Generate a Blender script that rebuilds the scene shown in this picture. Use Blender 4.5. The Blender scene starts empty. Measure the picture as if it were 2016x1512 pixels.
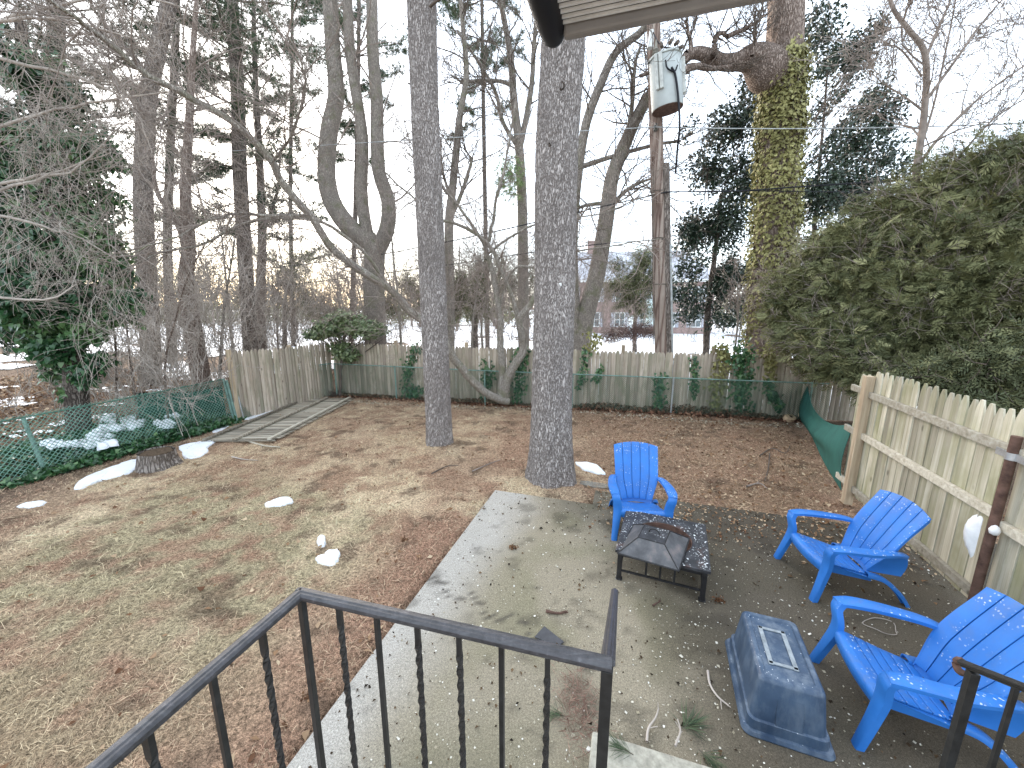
import bpy, bmesh, math, random
import numpy as np
from mathutils import Vector, Matrix
R = math.radians
S = bpy.context.scene
COL = S.collection
random.seed(7)
RG = np.random.default_rng(11)

# ------------------------------------------------------------------ camera
EYE = 2.75            # metres above the patio
FPX = 770.0           # focal length in photo pixels (photo 2016 wide)
PITCH = math.atan(156 / 770.0)
cam_d = bpy.data.cameras.new('camera'); cam = bpy.data.objects.new('camera', cam_d); COL.objects.link(cam)
cam_d.sensor_width = 36; cam_d.lens = 36 * FPX / 2016; cam_d.clip_start = 0.02; cam_d.clip_end = 2000
cam.location = (0, 0, EYE); cam.rotation_euler = (R(90) - PITCH, 0, 0)
S.camera = cam

# ------------------------------------------------------------------ world, sun, exposure
SUN_AZ = R(-32)       # measured from +Y towards +X; the glow sits low, left of the middle
SUN_EL = R(20)
W = bpy.data.worlds.new('World'); S.world = W; W.use_nodes = True
wn = W.node_tree.nodes; wl = W.node_tree.links
for n in list(wn): wn.remove(n)
wo = wn.new('ShaderNodeOutputWorld'); bg = wn.new('ShaderNodeBackground')
sky = wn.new('ShaderNodeTexSky'); sky.sky_type = 'NISHITA'; sky.sun_disc = False
sky.sun_elevation = SUN_EL; sky.sun_rotation = SUN_AZ; sky.air_density = 1.0; sky.dust_density = 1.2; sky.ozone_density = 2.0
bg.inputs['Strength'].default_value = 0.13
# thin high cloud veil: evens the sky out towards white
tc = wn.new('ShaderNodeTexCoord'); nz = wn.new('ShaderNodeTexNoise'); nz.inputs['Scale'].default_value = 1.6; nz.inputs['Detail'].default_value = 4
mp = wn.new('ShaderNodeMapping'); mp.inputs['Scale'].default_value = (1, 1, 3)
rp = wn.new('ShaderNodeMapRange'); rp.inputs['From Min'].default_value = .3; rp.inputs['From Max'].default_value = .7
rp.inputs['To Min'].default_value = .74; rp.inputs['To Max'].default_value = .88
mx = wn.new('ShaderNodeMixRGB'); mx.inputs['Color2'].default_value = (2.3, 2.5, 2.7, 1)
wl.new(tc.outputs['Generated'], mp.inputs['Vector']); wl.new(mp.outputs[0], nz.inputs['Vector'])
wl.new(nz.outputs['Fac'], rp.inputs['Value']); wl.new(rp.outputs[0], mx.inputs['Fac'])
wl.new(sky.outputs[0], mx.inputs['Color1']); wl.new(mx.outputs[0], bg.inputs['Color']); wl.new(bg.outputs[0], wo.inputs['Surface'])
sd = bpy.data.lights.new('sun', 'SUN'); sun = bpy.data.objects.new('sun', sd); COL.objects.link(sun)
sd.energy = 1.3; sd.angle = R(45); sd.color = (1.0, .88, .76)
sdir = Vector((math.sin(SUN_AZ) * math.cos(SUN_EL), math.cos(SUN_AZ) * math.cos(SUN_EL), math.sin(SUN_EL)))
sun.rotation_euler = sdir.to_track_quat('Z', 'Y').to_euler()
S.view_settings.view_transform = 'Standard'; S.view_settings.look = 'None'
S.view_settings.gamma = 1; S.view_settings.use_curve_mapping = False
S.view_settings.exposure = 2.9
S.cycles.max_bounces = 6; S.cycles.transparent_max_bounces = 8

# ------------------------------------------------------------------ where things stand
CP, SP = math.cos(PITCH), math.sin(PITCH)
def ray(px, py):
    dx = (px - 1008) / FPX; dy = (756 - py) / FPX
    return dx, dy * SP + CP, dy * CP - SP
def at(px, py, Y):
    x, y, z = ray(px, py); t = Y / y
    return np.array((x * t, Y, EYE + z * t))
def onz(px, py, z=0.0):
    x, y, w = ray(px, py); t = (z - EYE) / w
    return np.array((x * t, y * t, z))
def gh(x, y):
    return -0.03 - 0.04 * np.clip(y - 3.0, 0, 9.0)
def ong(px, py):
    z = 0.0
    for _ in range(12):
        p = onz(px, py, z); z = float(gh(p[0], p[1]))
    return onz(px, py, z)
AZ = R(17.1)
D1 = np.array((math.sin(AZ), math.cos(AZ), 0.0))      # away from the house
D2 = np.array((math.cos(AZ), -math.sin(AZ), 0.0))     # along the house, to the right
def rz_of(d):  # rotation that turns local +x onto d
    return math.atan2(d[1], d[0])

# ------------------------------------------------------------------ noise in numpy
def _h(i, j, s):
    v = np.sin(i * 127.1 + j * 311.7 + s * 74.7) * 43758.5453
    return v - np.floor(v)
def vnoise(x, y, s=0):
    x = np.asarray(x, float); y = np.asarray(y, float)
    i = np.floor(x); j = np.floor(y); fx = x - i; fy = y - j
    fx = fx * fx * (3 - 2 * fx); fy = fy * fy * (3 - 2 * fy)
    a = _h(i, j, s); b = _h(i + 1, j, s); c = _h(i, j + 1, s); d = _h(i + 1, j + 1, s)
    return (a * (1 - fx) + b * fx) * (1 - fy) + (c * (1 - fx) + d * fx) * fy
def fbm(x, y, s=0, o=4):
    t = 0; a = .5; n = 0
    for k in range(o):
        t = t + a * vnoise(np.asarray(x) * 2 ** k, np.asarray(y) * 2 ** k, s + k); n += a; a *= .5
    return t / n
def sstep(a, b, x):
    t = np.clip((np.asarray(x, float) - a) / (b - a), 0, 1); return t * t * (3 - 2 * t)
def lerp(a, b, t):
    t = np.asarray(t)[..., None]; return a * (1 - t) + b * t

# ------------------------------------------------------------------ materials
class NT:
    def __init__(s, name):
        s.m = bpy.data.materials.new(name); s.m.use_nodes = True
        s.n = s.m.node_tree.nodes; s.l = s.m.node_tree.links
        s.b = s.n['Principled BSDF']
    def new(s, t, **kw):
        n = s.n.new(t)
        for k, v in kw.items():
            if k in n.inputs: n.inputs[k].default_value = v
            else: setattr(n, k, v)
        return n
    def link(s, a, b): s.l.new(a, b)
    def ramp(s, fac, stops):
        r = s.n.new('ShaderNodeValToRGB'); e = r.color_ramp.elements
        while len(e) > 1: e.remove(e[-1])
        e[0].position = stops[0][0]; e[0].color = (*stops[0][1], 1)
        for p, c in stops[1:]:
            q = e.new(p); q.color = (*c, 1)
        s.link(fac, r.inputs[0]); return r.outputs[0]
    def mix(s, fac, a, b, mode='MIX'):
        m = s.n.new('ShaderNodeMixRGB'); m.blend_type = mode
        for i, v in ((0, fac), (1, a), (2, b)):
            if isinstance(v, (int, float)): m.inputs[i].default_value = v
            elif isinstance(v, tuple): m.inputs[i].default_value = (*v, 1)
            else: s.link(v, m.inputs[i])
        return m.outputs[0]
    def coord(s, scale=(1, 1, 1), kind='Object'):
        t = s.n.new('ShaderNodeTexCoord'); m = s.n.new('ShaderNodeMapping'); m.inputs['Scale'].default_value = scale
        s.link(t.outputs[kind], m.inputs[0]); return m.outputs[0]
    def noise(s, vec, scale, detail=4, rough=.6, out='Fac'):
        n = s.new('ShaderNodeTexNoise', Scale=scale, Detail=detail, Roughness=rough)
        if vec is not None: s.link(vec, n.inputs['Vector'])
        return n.outputs[out]
    def voro(s, vec, scale, feature='F1', out='Distance', rnd=1.0):
        n = s.new('ShaderNodeTexVoronoi', Scale=scale, Randomness=rnd); n.feature = feature
        if vec is not None: s.link(vec, n.inputs['Vector'])
        return n.outputs[out]
    def math(s, op, a, b=0.0, clamp=False):
        n = s.n.new('ShaderNodeMath'); n.operation = op; n.use_clamp = clamp
        for i, v in ((0, a), (1, b)):
            if isinstance(v, (int, float)): n.inputs[i].default_value = v
            else: s.link(v, n.inputs[i])
        return n.outputs[0]
    def range(s, v, a, b, c=0.0, d=1.0):
        n = s.new('ShaderNodeMapRange'); n.inputs[1].default_value = a; n.inputs[2].default_value = b
        n.inputs[3].default_value = c; n.inputs[4].default_value = d; s.link(v, n.inputs[0]); return n.outputs[0]
    def bump(s, h, strength=.5, dist=.01, normal=None):
        n = s.new('ShaderNodeBump', Strength=strength, Distance=dist); s.link(h, n.inputs['Height'])
        if normal is not None: s.link(normal, n.inputs['Normal'])
        s.link(n.outputs[0], s.b.inputs['Normal']); return n.outputs[0]
    def color(s, c):
        if isinstance(c, tuple): s.b.inputs['Base Color'].default_value = (*c, 1)
        else: s.link(c, s.b.inputs['Base Color'])
    def rough(s, r, spec=.3):
        if isinstance(r, (int, float)): s.b.inputs['Roughness'].default_value = r
        else: s.link(r, s.b.inputs['Roughness'])
        s.b.inputs['Specular IOR Level'].default_value = spec
    def rnd(s):
        return s.n.new('ShaderNodeObjectInfo').outputs['Random']
    def attr(s, name, out='Color'):
        n = s.n.new('ShaderNodeAttribute'); n.attribute_name = name; return n.outputs[out]
    def sepn(s, axis=2):
        g = s.n.new('ShaderNodeNewGeometry'); x = s.n.new('ShaderNodeSeparateXYZ'); s.link(g.outputs['Normal'], x.inputs[0]); return x.outputs[axis]

def mat_simple(name, c, rough=.6, spec=.3, metal=0, var=.25, scale=8, bump=.15, bd=.004, scl=(1, 1, 1)):
    t = NT(name); v = t.coord(scl); n = t.noise(v, scale, 5)
    lo = tuple(max(0, x * (1 - var)) for x in c); hi = tuple(min(1, x * (1 + var)) for x in c)
    t.color(t.ramp(n, [(.3, lo), (.7, hi)])); t.rough(rough, spec); t.b.inputs['Metallic'].default_value = metal
    if bump: t.bump(t.noise(v, scale * 4, 4), bump, bd)
    return t.m

def mat_vcol(name, fine=60, amt=.35, rough=.95, bump=.6, bd=.01, spec=.1, grain=0, gamt=.3):
    """colour comes from per-vertex albedo written by numpy, fine grain on top"""
    t = NT(name); v = t.coord(); c = t.attr('albedo')
    n = t.noise(v, fine, 5, .7)
    g = t.range(n, .3, .7, 1 - amt, 1 + amt)
    cc = t.mix(1.0, c, t.mix(1.0, (1, 1, 1), g, 'MULTIPLY'), 'MULTIPLY')
    if grain:
        g2 = t.range(t.noise(v, grain, 3, .8), .36, .64, 1 - gamt, 1 + gamt); cc = t.mix(1.0, cc, t.mix(1.0, (1, 1, 1), g2, 'MULTIPLY'), 'MULTIPLY')
    t.color(cc); t.rough(rough, spec)
    if bump: t.bump(n, bump, bd)
    return t.m

def mat_bark(name, dark, mid, light, scale=14, stretch=.28, bump=1.0, bd=.03, moss=None, lich=0.0):
    t = NT(name); v = t.coord((1, 1, stretch))
    dn = t.n.new('ShaderNodeMixRGB'); dn.inputs[0].default_value = .12; t.link(v, dn.inputs[1]); t.link(t.noise(v, scale * .5, 3, out='Color'), dn.inputs[2])
    e = t.voro(dn.outputs[0], scale, 'DISTANCE_TO_EDGE'); cell = t.voro(dn.outputs[0], scale, 'F1', 'Color')
    n = t.noise(v, scale * 2.2, 6, .7); n2 = t.noise(t.coord(), 1.1, 3)
    crack = t.range(e, .0, .22)
    col = t.ramp(t.math('ADD', t.math('MULTIPLY', crack, .55), t.math('MULTIPLY', n, .5)), [(.22, dark), (.5, mid), (.85, light)])
    col = t.mix(t.range(n2, .35, .7, 0, .45), col, tuple(x * .62 for x in mid))
    if moss: col = t.mix(t.range(t.noise(t.coord(), 2.5, 5), .52, .66, 0, .7), col, moss)
    if lich: col = t.mix(t.range(t.noise(t.coord(), 30, 3), .6, .68, 0, lich), col, light)
    t.color(col); t.rough(.92, .15)
    h = t.math('ADD', t.math('MULTIPLY', crack, 1.0), t.math('MULTIPLY', n, .6))
    t.bump(h, bump, bd); return t.m

def mat_leaf(name, c1, c2, c3, rough=.5, spec=.4, trans=.0):
    t = NT(name); a = t.attr('rnd', 'Fac')
    t.color(t.ramp(a, [(0, c1), (.5, c2), (1, c3)])); t.rough(rough, spec)
    if trans:
        tr = t.new('ShaderNodeBsdfTranslucent'); t.link(t.ramp(a, [(0, c1), (.5, c2), (1, c3)]), tr.inputs[0])
        mxs = t.new('ShaderNodeMixShader'); mxs.inputs[0].default_value = trans
        out = [n for n in t.n if n.type == 'OUTPUT_MATERIAL'][0]
        t.link(t.b.outputs[0], mxs.inputs[1]); t.link(tr.outputs[0], mxs.inputs[2]); t.link(mxs.outputs[0], out.inputs[0])
    return t.m

def mat_wood(name, c1, c2, c3, green=None, gscale=3, along=2):
    """weathered board; grain runs along the given local axis; tone differs board to board"""
    t = NT(name); sc = [14, 14, 14]; sc[along] = .9; v = t.coord(tuple(sc))
    off = t.rnd(); vv = t.n.new('ShaderNodeVectorMath'); vv.operation = 'ADD'; t.link(v, vv.inputs[0])
    cmb = t.n.new('ShaderNodeCombineXYZ')
    for i in range(3): t.link(t.math('MULTIPLY', off, 37.0 + i * 11), cmb.inputs[i])
    t.link(cmb.outputs[0], vv.inputs[1]); V = vv.outputs[0]
    n = t.noise(V, 1.6, 7, .65)
    col = t.ramp(n, [(.3, c1), (.5, c2), (.7, c3)])
    tone = t.range(off, 0, 1, .64, 1.25)
    col = t.mix(1.0, col, t.mix(1.0, (1, 1, 1), tone, 'MULTIPLY'), 'MULTIPLY')
    vb = t.coord((1, 1, 1)); vb2 = t.n.new('ShaderNodeVectorMath'); vb2.operation = 'ADD'; t.link(vb, vb2.inputs[0]); t.link(cmb.outputs[0], vb2.inputs[1])
    knot = t.voro(vb2.outputs[0], 4.5); kn = t.range(knot, .05, .12, 1, 0)
    col = t.mix(t.math('MULTIPLY', kn, .7), col, tuple(x * .35 for x in c1))
    if green: col = t.mix(t.range(t.noise(vb2.outputs[0], gscale, 4), .45, .68, 0, .75), col, green)
    t.color(col); t.rough(.88, .15); t.bump(n, .5, .004); return t.m

M = {}
M['conc'] = mat_vcol('patio_concrete', fine=75, amt=.38, rough=.8, bump=.7, bd=.004, spec=.25, grain=240, gamt=.45)
M['ground'] = mat_vcol('yard_ground', fine=34, amt=.75, rough=1, bump=1.0, bd=.035, grain=130, gamt=.7)
M['bark_near'] = mat_bark('grey_pine_bark', (.13, .108, .098), (.36, .315, .29), (.58, .53, .50), 40, .24, 1.0, .018, lich=.35)
M['bark_far'] = mat_bark('far_bark', (.10, .082, .07), (.25, .21, .18), (.38, .335, .30), 22, .22, 1, .03)  # far bark and twig colours lightened to stand in for distance haze
M['bark_smooth'] = mat_bark('smooth_grey_bark', (.17, .145, .125), (.27, .235, .20), (.42, .37, .32), 30, .3, .9, .02, moss=(.17, .17, .10))
M['bark_dark'] = mat_bark('dark_bark', (.045, .037, .032), (.145, .118, .10), (.25, .21, .18), 20, .25, 1, .03)
M['bark_red'] = mat_bark('red_bark', (.10, .07, .055), (.30, .225, .185), (.44, .36, .31), 26, .22, 1, .03)
M['twig'] = mat_simple('bare_twig', (.27, .225, .195), .9, .1, var=.35, scale=3, bump=0)
M['twig_pale'] = mat_simple('pale_twig', (.42, .37, .325), .9, .1, var=.3, scale=2, bump=0)
M['twig_dark'] = mat_simple('dark_twig', (.13, .107, .09), .9, .1, var=.35, scale=3, bump=0)
M['needle'] = mat_leaf('pine_needles', (.035, .06, .035), (.06, .095, .05), (.11, .14, .07), .6, .2)
M['hem'] = mat_leaf('conifer_sprays', (.06, .07, .034), (.15, .155, .07), (.34, .325, .165), .65, .2)
M['holly'] = mat_leaf('holly_leaves', (.018, .035, .02), (.035, .06, .035), (.09, .12, .08), .3, .5)
M['ivy'] = mat_leaf('ivy_leaves', (.014, .048, .018), (.036, .105, .036), (.12, .21, .08), .35, .5)
M['ivy_old'] = mat_leaf('faded_ivy_leaves', (.10, .088, .032), (.20, .19, .07), (.34, .32, .13), .6, .3)
M['ivy_pale'] = mat_leaf('shrub_leaves', (.05, .075, .03), (.11, .15, .06), (.24, .28, .14), .4, .5)
M['dry_leaf'] = mat_leaf('dry_leaves', (.10, .045, .022), (.24, .14, .075), (.50, .38, .25), .8, .2)
M['fleck'] = mat_leaf('pale_flecks', (.30, .26, .18), (.5, .46, .36), (.75, .73, .66), .8, .2)
M['picket'] = mat_wood('weathered_picket', (.31, .245, .19), (.47, .395, .315), (.62, .54, .445), green=(.25, .245, .165))
M['plank'] = mat_wood('pale_weathered_plank', (.31, .275, .20), (.48, .44, .34), (.63, .60, .49), green=(.25, .25, .13), gscale=2)
M['rail'] = mat_wood('weathered_rail', (.30, .26, .20), (.44, .40, .32), (.56, .53, .45), along=0)
M['fallen'] = mat_wood('wet_fallen_board', (.14, .11, .08), (.30, .26, .20), (.48, .45, .38), along=2)
M['post'] = mat_wood('cedar_post', (.28, .21, .14), (.42, .33, .23), (.52, .44, .32))
M['vinyl'] = mat_simple('green_vinyl_wire', (.075, .165, .12), .5, .4, var=.3, scale=4, bump=0)
M['greenpost'] = mat_simple('green_painted_pipe', (.17, .27, .23), .55, .4, var=.35, scale=9, bump=.1)
M['galv'] = mat_simple('galvanised_pipe', (.40, .42, .42), .5, .5, metal=.5, var=.3, scale=9)
M['zinc'] = mat_simple('zinc_strap', (.62, .64, .66), .35, .5, metal=.8, var=.15, scale=30)
M['rust'] = mat_simple('rusty_pipe', (.11, .065, .05), .85, .2, var=.45, scale=14, bump=.5)
M['snow'] = mat_simple('old_snow', (.80, .83, .86), .7, .3, var=.06, scale=6, bump=.6, bd=.03)
M['brick'] = mat_simple('far_brick', (.30, .215, .195), .9, .1, var=.2, scale=2)
M['roof'] = mat_simple('snowy_roof', (.45, .46, .5), .9, .1, var=.3, scale=.6)
M['white'] = mat_simple('white_paint', (.75, .76, .74), .5, .4, var=.06, scale=3, bump=.05)
M['glassd'] = mat_simple('dark_window_glass', (.10, .13, .14), .15, .6, var=.3, scale=1, bump=0)
M['teal'] = mat_simple('pale_teal_panel', (.52, .62, .61), .5, .4, var=.15, scale=3, bump=0)

# ------------------------------------------------------------------ scene helpers
def tag(o, label=None, cat=None, group=None, kind=None):
    if label: o['label'] = label
    if cat: o['category'] = cat
    if group: o['group'] = group
    if kind: o['kind'] = kind
    return o
def empty(name, loc=(0, 0, 0), rz=0.0, label=None, cat=None, group=None):
    o = bpy.data.objects.new(name, None); COL.objects.link(o); o.location = tuple(loc); o.rotation_euler = (0, 0, rz)
    o.empty_display_size = .1
    return tag(o, label, cat, group)
def link(name, me, parent=None, mat=None):
    if mat is not None and not me.materials: me.materials.append(mat)
    o = bpy.data.objects.new(name, me); COL.objects.link(o)
    if parent is not None: o.parent = parent
    return o
def mesh_np(name, V, F, mat, smooth=False, rnd=None, albedo=None, angle=None):
    """V (n,3), F (m,3|4) arrays -> mesh"""
    V = np.asarray(V, np.float32); F = np.asarray(F, np.int32); k = F.shape[1]
    me = bpy.data.meshes.new(name); me.vertices.add(len(V)); me.vertices.foreach_set('co', V.ravel())
    me.loops.add(F.size); me.loops.foreach_set('vertex_index', F.ravel())
    me.polygons.add(len(F)); me.polygons.foreach_set('loop_start', np.arange(0, F.size, k, dtype=np.int32))
    try: me.polygons.foreach_set('loop_total', np.full(len(F), k, np.int32))
    except Exception: pass
    me.update(calc_edges=True)
    if smooth: me.polygons.foreach_set('use_smooth', np.ones(len(F), bool))
    if angle: me.set_sharp_from_angle(angle=R(angle))
    if rnd is not None:
        a = me.attributes.new('rnd', 'FLOAT', 'FACE'); a.data.foreach_set('value', np.asarray(rnd, np.float32))
    if albedo is not None:
        a = me.attributes.new('albedo', 'FLOAT_COLOR', 'POINT')
        c = np.ones((len(V), 4), np.float32); c[:, :3] = albedo; a.data.foreach_set('color', c.ravel())
    if mat is not None: me.materials.append(mat)
    return me
class MB:
    """collects boxes, sheets and lathes for ONE mesh object"""
    def __init__(s): s.v = []; s.f = []
    def _add(s, v, f):
        o = len(s.v); s.v += [tuple(float(c) for c in p) for p in v]; s.f += [tuple(i + o for i in q) for q in f]; return s
    def box(s, c, size, rot=None):
        hx, hy, hz = [x / 2 for x in size]; m = rot if rot is not None else Matrix.Identity(3)
        pts = [Vector(c) + m @ Vector((sx * hx, sy * hy, sz * hz)) for sz in (-1, 1) for sy in (-1, 1) for sx in (-1, 1)]
        return s._add(pts, [(0, 2, 3, 1), (4, 5, 7, 6), (0, 1, 5, 4), (2, 6, 7, 3), (0, 4, 6, 2), (1, 3, 7, 5)])
    def beam(s, a, b, w, h, up=(0, 0, 1)):
        a = Vector(a); b = Vector(b); x = (b - a); L = x.length; x.normalize(); y = Vector(up).cross(x)
        if y.length < 1e-4: y = Vector((0, 1, 0)).cross(x)
        y.normalize(); z = x.cross(y); m = Matrix((x, y, z)).transposed()
        return s.box((a + b) / 2, (L, w, h), m)
    def sheet(s, P, th, inward=False):
        """closed solid from a grid of points (nu,nv,3) given thickness"""
        P = np.asarray(P, float); nu, nv = P.shape[:2]
        du = np.gradient(P, axis=0); dv = np.gradient(P, axis=1); n = np.cross(du, dv)
        n /= np.maximum(np.linalg.norm(n, axis=2, keepdims=True), 1e-9)
        Q = P - n * th; v = list(P.reshape(-1, 3)) + list(Q.reshape(-1, 3)); N = nu * nv; f = []
        ix = lambda i, j: i * nv + j
        for i in range(nu - 1):
            for j in range(nv - 1):
                f.append((ix(i, j), ix(i + 1, j), ix(i + 1, j + 1), ix(i, j + 1)))
                f.append((N + ix(i, j), N + ix(i, j + 1), N + ix(i + 1, j + 1), N + ix(i + 1, j)))
        for i in range(nu - 1):
            f.append((ix(i, 0), N + ix(i, 0), N + ix(i + 1, 0), ix(i + 1, 0)))
            f.append((ix(i, nv - 1), ix(i + 1, nv - 1), N + ix(i + 1, nv - 1), N + ix(i, nv - 1)))
        for j in range(nv - 1):
            f.append((ix(0, j), ix(0, j + 1), N + ix(0, j + 1), N + ix(0, j)))
            f.append((ix(nu - 1, j), N + ix(nu - 1, j), N + ix(nu - 1, j + 1), ix(nu - 1, j + 1)))
        return s._add(v, f)
    def tube(s, pts, r, sides=8, caps=True):
        pts = np.asarray(pts, float); k = len(pts); r = np.broadcast_to(np.asarray(r, float), (k,))
        V, F = tube_arrays(pts[None], r[None], sides); s._add(V, F.tolist())
        if caps:
            o = len(s.v) - k * sides
            s.f.append(tuple(o + i for i in range(sides))[::-1]); s.f.append(tuple(o + (k - 1) * sides + i for i in range(sides)))
        return s
    def lathe(s, c, prof, sides=24, sx=1, sy=1):
        v = []; f = []; k = len(prof)
        for (r, z) in prof:
            for i in range(sides):
                a = 2 * math.pi * i / sides; v.append((c[0] + r * sx * math.cos(a), c[1] + r * sy * math.sin(a), c[2] + z))
        for j in range(k - 1):
            for i in range(sides):
                i2 = (i + 1) % sides; f.append((j * sides + i, j * sides + i2, (j + 1) * sides + i2, (j + 1) * sides + i))
        f.append(tuple(range(sides))[::-1]); f.append(tuple((k - 1) * sides + i for i in range(sides)))
        return s._add(v, f)
    def poly(s, pts, z0, z1):
        n = len(pts); v = [(p[0], p[1], z0) for p in pts] + [(p[0], p[1], z1) for p in pts]
        f = [tuple(range(n))[::-1], tuple(range(n, 2 * n))] + [(i, (i + 1) % n, n + (i + 1) % n, n + i) for i in range(n)]
        return s._add(v, f)
    def mesh(s, name, mat, bevel=0.0, smooth=None, segs=2):
        me = bpy.data.meshes.new(name); me.from_pydata(s.v, [], s.f); me.validate()
        if bevel:
            bm = bmesh.new(); bm.from_mesh(me); bmesh.ops.recalc_face_normals(bm, faces=bm.faces)
            es = [e for e in bm.edges if len(e.link_faces) == 2 and e.calc_face_angle(0) > R(35)]
            bmesh.ops.bevel(bm, geom=es, offset=bevel, segments=segs, affect='EDGES', profile=.5, clamp_overlap=True)
            bm.to_mesh(me); bm.free()
        if smooth: me.polygons.foreach_set('use_smooth', np.ones(len(me.polygons), bool)); me.set_sharp_from_angle(angle=R(smooth))
        me.materials.append(mat); me.update(); return me
    def build(s, name, mat, parent=None, bevel=0.0, smooth=None, segs=2):
        return link(name, s.mesh(name, mat, bevel, smooth, segs), parent)

def tube_arrays(P, RR, sides):
    """P (n,k,3), RR (n,k) -> V,F quads (n tubes)"""
    n, k = P.shape[:2]
    t = np.gradient(P, axis=1); t /= np.maximum(np.linalg.norm(t, axis=2, keepdims=True), 1e-9)
    m = t.mean(axis=1); ref = np.where(np.abs(m[:, 2:3]) > .8, np.array([[1., 0, 0]]), np.array([[0, 0, 1.]]))
    a = np.cross(t, ref[:, None, :]); a /= np.maximum(np.linalg.norm(a, axis=2, keepdims=True), 1e-9); b = np.cross(t, a)
    ang = 2 * np.pi * np.arange(sides) / sides
    V = P[:, :, None, :] + RR[:, :, None, None] * (np.cos(ang)[None, None, :, None] * a[:, :, None, :] + np.sin(ang)[None, None, :, None] * b[:, :, None, :])
    base = (np.arange(n) * k * sides)[:, None, None]; j = np.arange(k - 1)[None, :, None] * sides; i = np.arange(sides)[None, None, :]
    i2 = (i + 1) % sides
    F = np.stack([base + j + i, base + j + sides + i, base + j + sides + i2, base + j + i2], -1).reshape(-1, 4)
    return V.reshape(-1, 3), F
def catmull(pts, n):
    pts = np.asarray(pts, float); k = len(pts)
    if k == 2: t = np.linspace(0, 1, n)[:, None]; return pts[0] * (1 - t) + pts[1] * t
    P = np.vstack([2 * pts[0] - pts[1], pts, 2 * pts[-1] - pts[-2]]); out = []
    for u in np.linspace(0, k - 1 - 1e-9, n):
        i = int(u); f = u - i; a, b, c, d = P[i], P[i + 1], P[i + 2], P[i + 3]
        out.append(.5 * ((2 * b) + (-a + c) * f + (2 * a - 5 * b + 4 * c - d) * f * f + (-a + 3 * b - 3 * c + d) * f ** 3))
    return np.array(out)

class Twigs:
    """one branch system: many tapering tubes in one mesh"""
    def __init__(s): s.d = {}
    def add(s, pts, rad, sides=3): s.d.setdefault((len(pts), sides), []).append((pts, rad))
    def arrays(s):
        Vs = []; Fs = []; o = 0
        for (k, sides), L in s.d.items():
            P = np.array([a for a, _ in L], float); Q = np.array([b for _, b in L], float)
            V, F = tube_arrays(P, Q, sides); Vs.append(V); Fs.append(F + o); o += len(V)
        return np.vstack(Vs), np.vstack(Fs)
    def build(s, name, mat, parent=None):
        if not s.d: return None
        V, F = s.arrays(); return link(name, mesh_np(name, V, F, mat, smooth=True), parent)
    def tips(s, maxr=.02):
        return np.array([p[-1] for L in s.d.values() for p, r in L if r[0] < maxr])

def rot_about(v, ax, a):
    c, s_ = math.cos(a), math.sin(a); d = ax[0] * v[0] + ax[1] * v[1] + ax[2] * v[2]
    cx = (ax[1] * v[2] - ax[2] * v[1], ax[2] * v[0] - ax[0] * v[2], ax[0] * v[1] - ax[1] * v[0])
    return tuple(v[i] * c + cx[i] * s_ + ax[i] * d * (1 - c) for i in range(3))
def unit(v):
    l = math.sqrt(v[0] ** 2 + v[1] ** 2 + v[2] ** 2) or 1; return (v[0] / l, v[1] / l, v[2] / l)
def grow(T, p, d, L, r, depth, wob=.25, up=.08, kids=(3, 5), spread=(25, 60), k=5, shrink=(.45, .75), minr=.0035, sides=3):
    pts = [p]; d = unit(d); st = L / (k - 1); q = p; ds = [d]
    g = random.gauss
    for i in range(k - 1):
        d = unit((d[0] + g(0, wob), d[1] + g(0, wob), d[2] + g(0, wob) + up)); q = (q[0] + d[0] * st, q[1] + d[1] * st, q[2] + d[2] * st)
        pts.append(q); ds.append(d)
    r1 = max(minr * .7, r * .4); T.add(pts, [r + (r1 - r) * i / (k - 1) for i in range(k)], sides)
    if depth <= 0: return
    for c in range(random.randint(*kids)):
        t = random.uniform(.2, 1) * (k - 1); i = min(k - 2, int(t)); f = t - i
        a, b = pts[i], pts[i + 1]; o = tuple(a[j] * (1 - f) + b[j] * f for j in range(3))
        v = ds[i + 1]; ax = unit((v[1] * .3 - v[2], v[2] * .7 - v[0] * .3, v[0] - v[1] * .7)) if abs(v[2]) < .99 else (1, 0, 0)
        ax = rot_about(ax, v, random.uniform(0, 6.283)); # random azimuth
        # make ax perpendicular to v
        dt = ax[0] * v[0] + ax[1] * v[1] + ax[2] * v[2]; ax = unit((ax[0] - dt * v[0], ax[1] - dt * v[1], ax[2] - dt * v[2]))
        nd = rot_about(v, ax, R(random.uniform(*spread)))
        rr = max(minr, (r + (r1 - r) * t / (k - 1)) * random.uniform(.45, .7))
        grow(T, o, nd, L * random.uniform(*shrink), rr, depth - 1, wob, up, kids, spread, k, shrink, minr)
def limb(T, pts, r0, r1, n=14, sides=8, wob=0.0, kids=0, klen=(.8, 2), depth=2, frm=.15, to=1.0, up=.08, kw=None, kr=.5, bias=(0, 0, 0)):
    P = catmull(pts, n)
    if wob: P[1:-1] += RG.normal(0, wob, (n - 2, 3))
    rad = np.linspace(r0, r1, n); T.add(P.tolist(), rad.tolist(), sides)
    for c in range(kids):
        t = random.uniform(frm, to) * (n - 1); i = min(n - 2, int(t)); f = t - i; o = P[i] * (1 - f) + P[i + 1] * f
        v = P[i + 1] - P[i]; v /= np.linalg.norm(v); h = RG.normal(0, 1, 3) + np.array(bias); h -= h.dot(v) * v; h /= np.linalg.norm(h) + 1e-9
        a = R(random.uniform(35, 75)); d = v * math.cos(a) + h * math.sin(a)
        rr = min(rad[i] * kr, random.uniform(.25, .6) * max(rad[i], .02))
        L = random.uniform(*klen)
        grow(T, tuple(o), tuple(d), L, max(.006, min(rr, L * .014)), depth, up=up, **(kw or {}))
    return P

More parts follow.
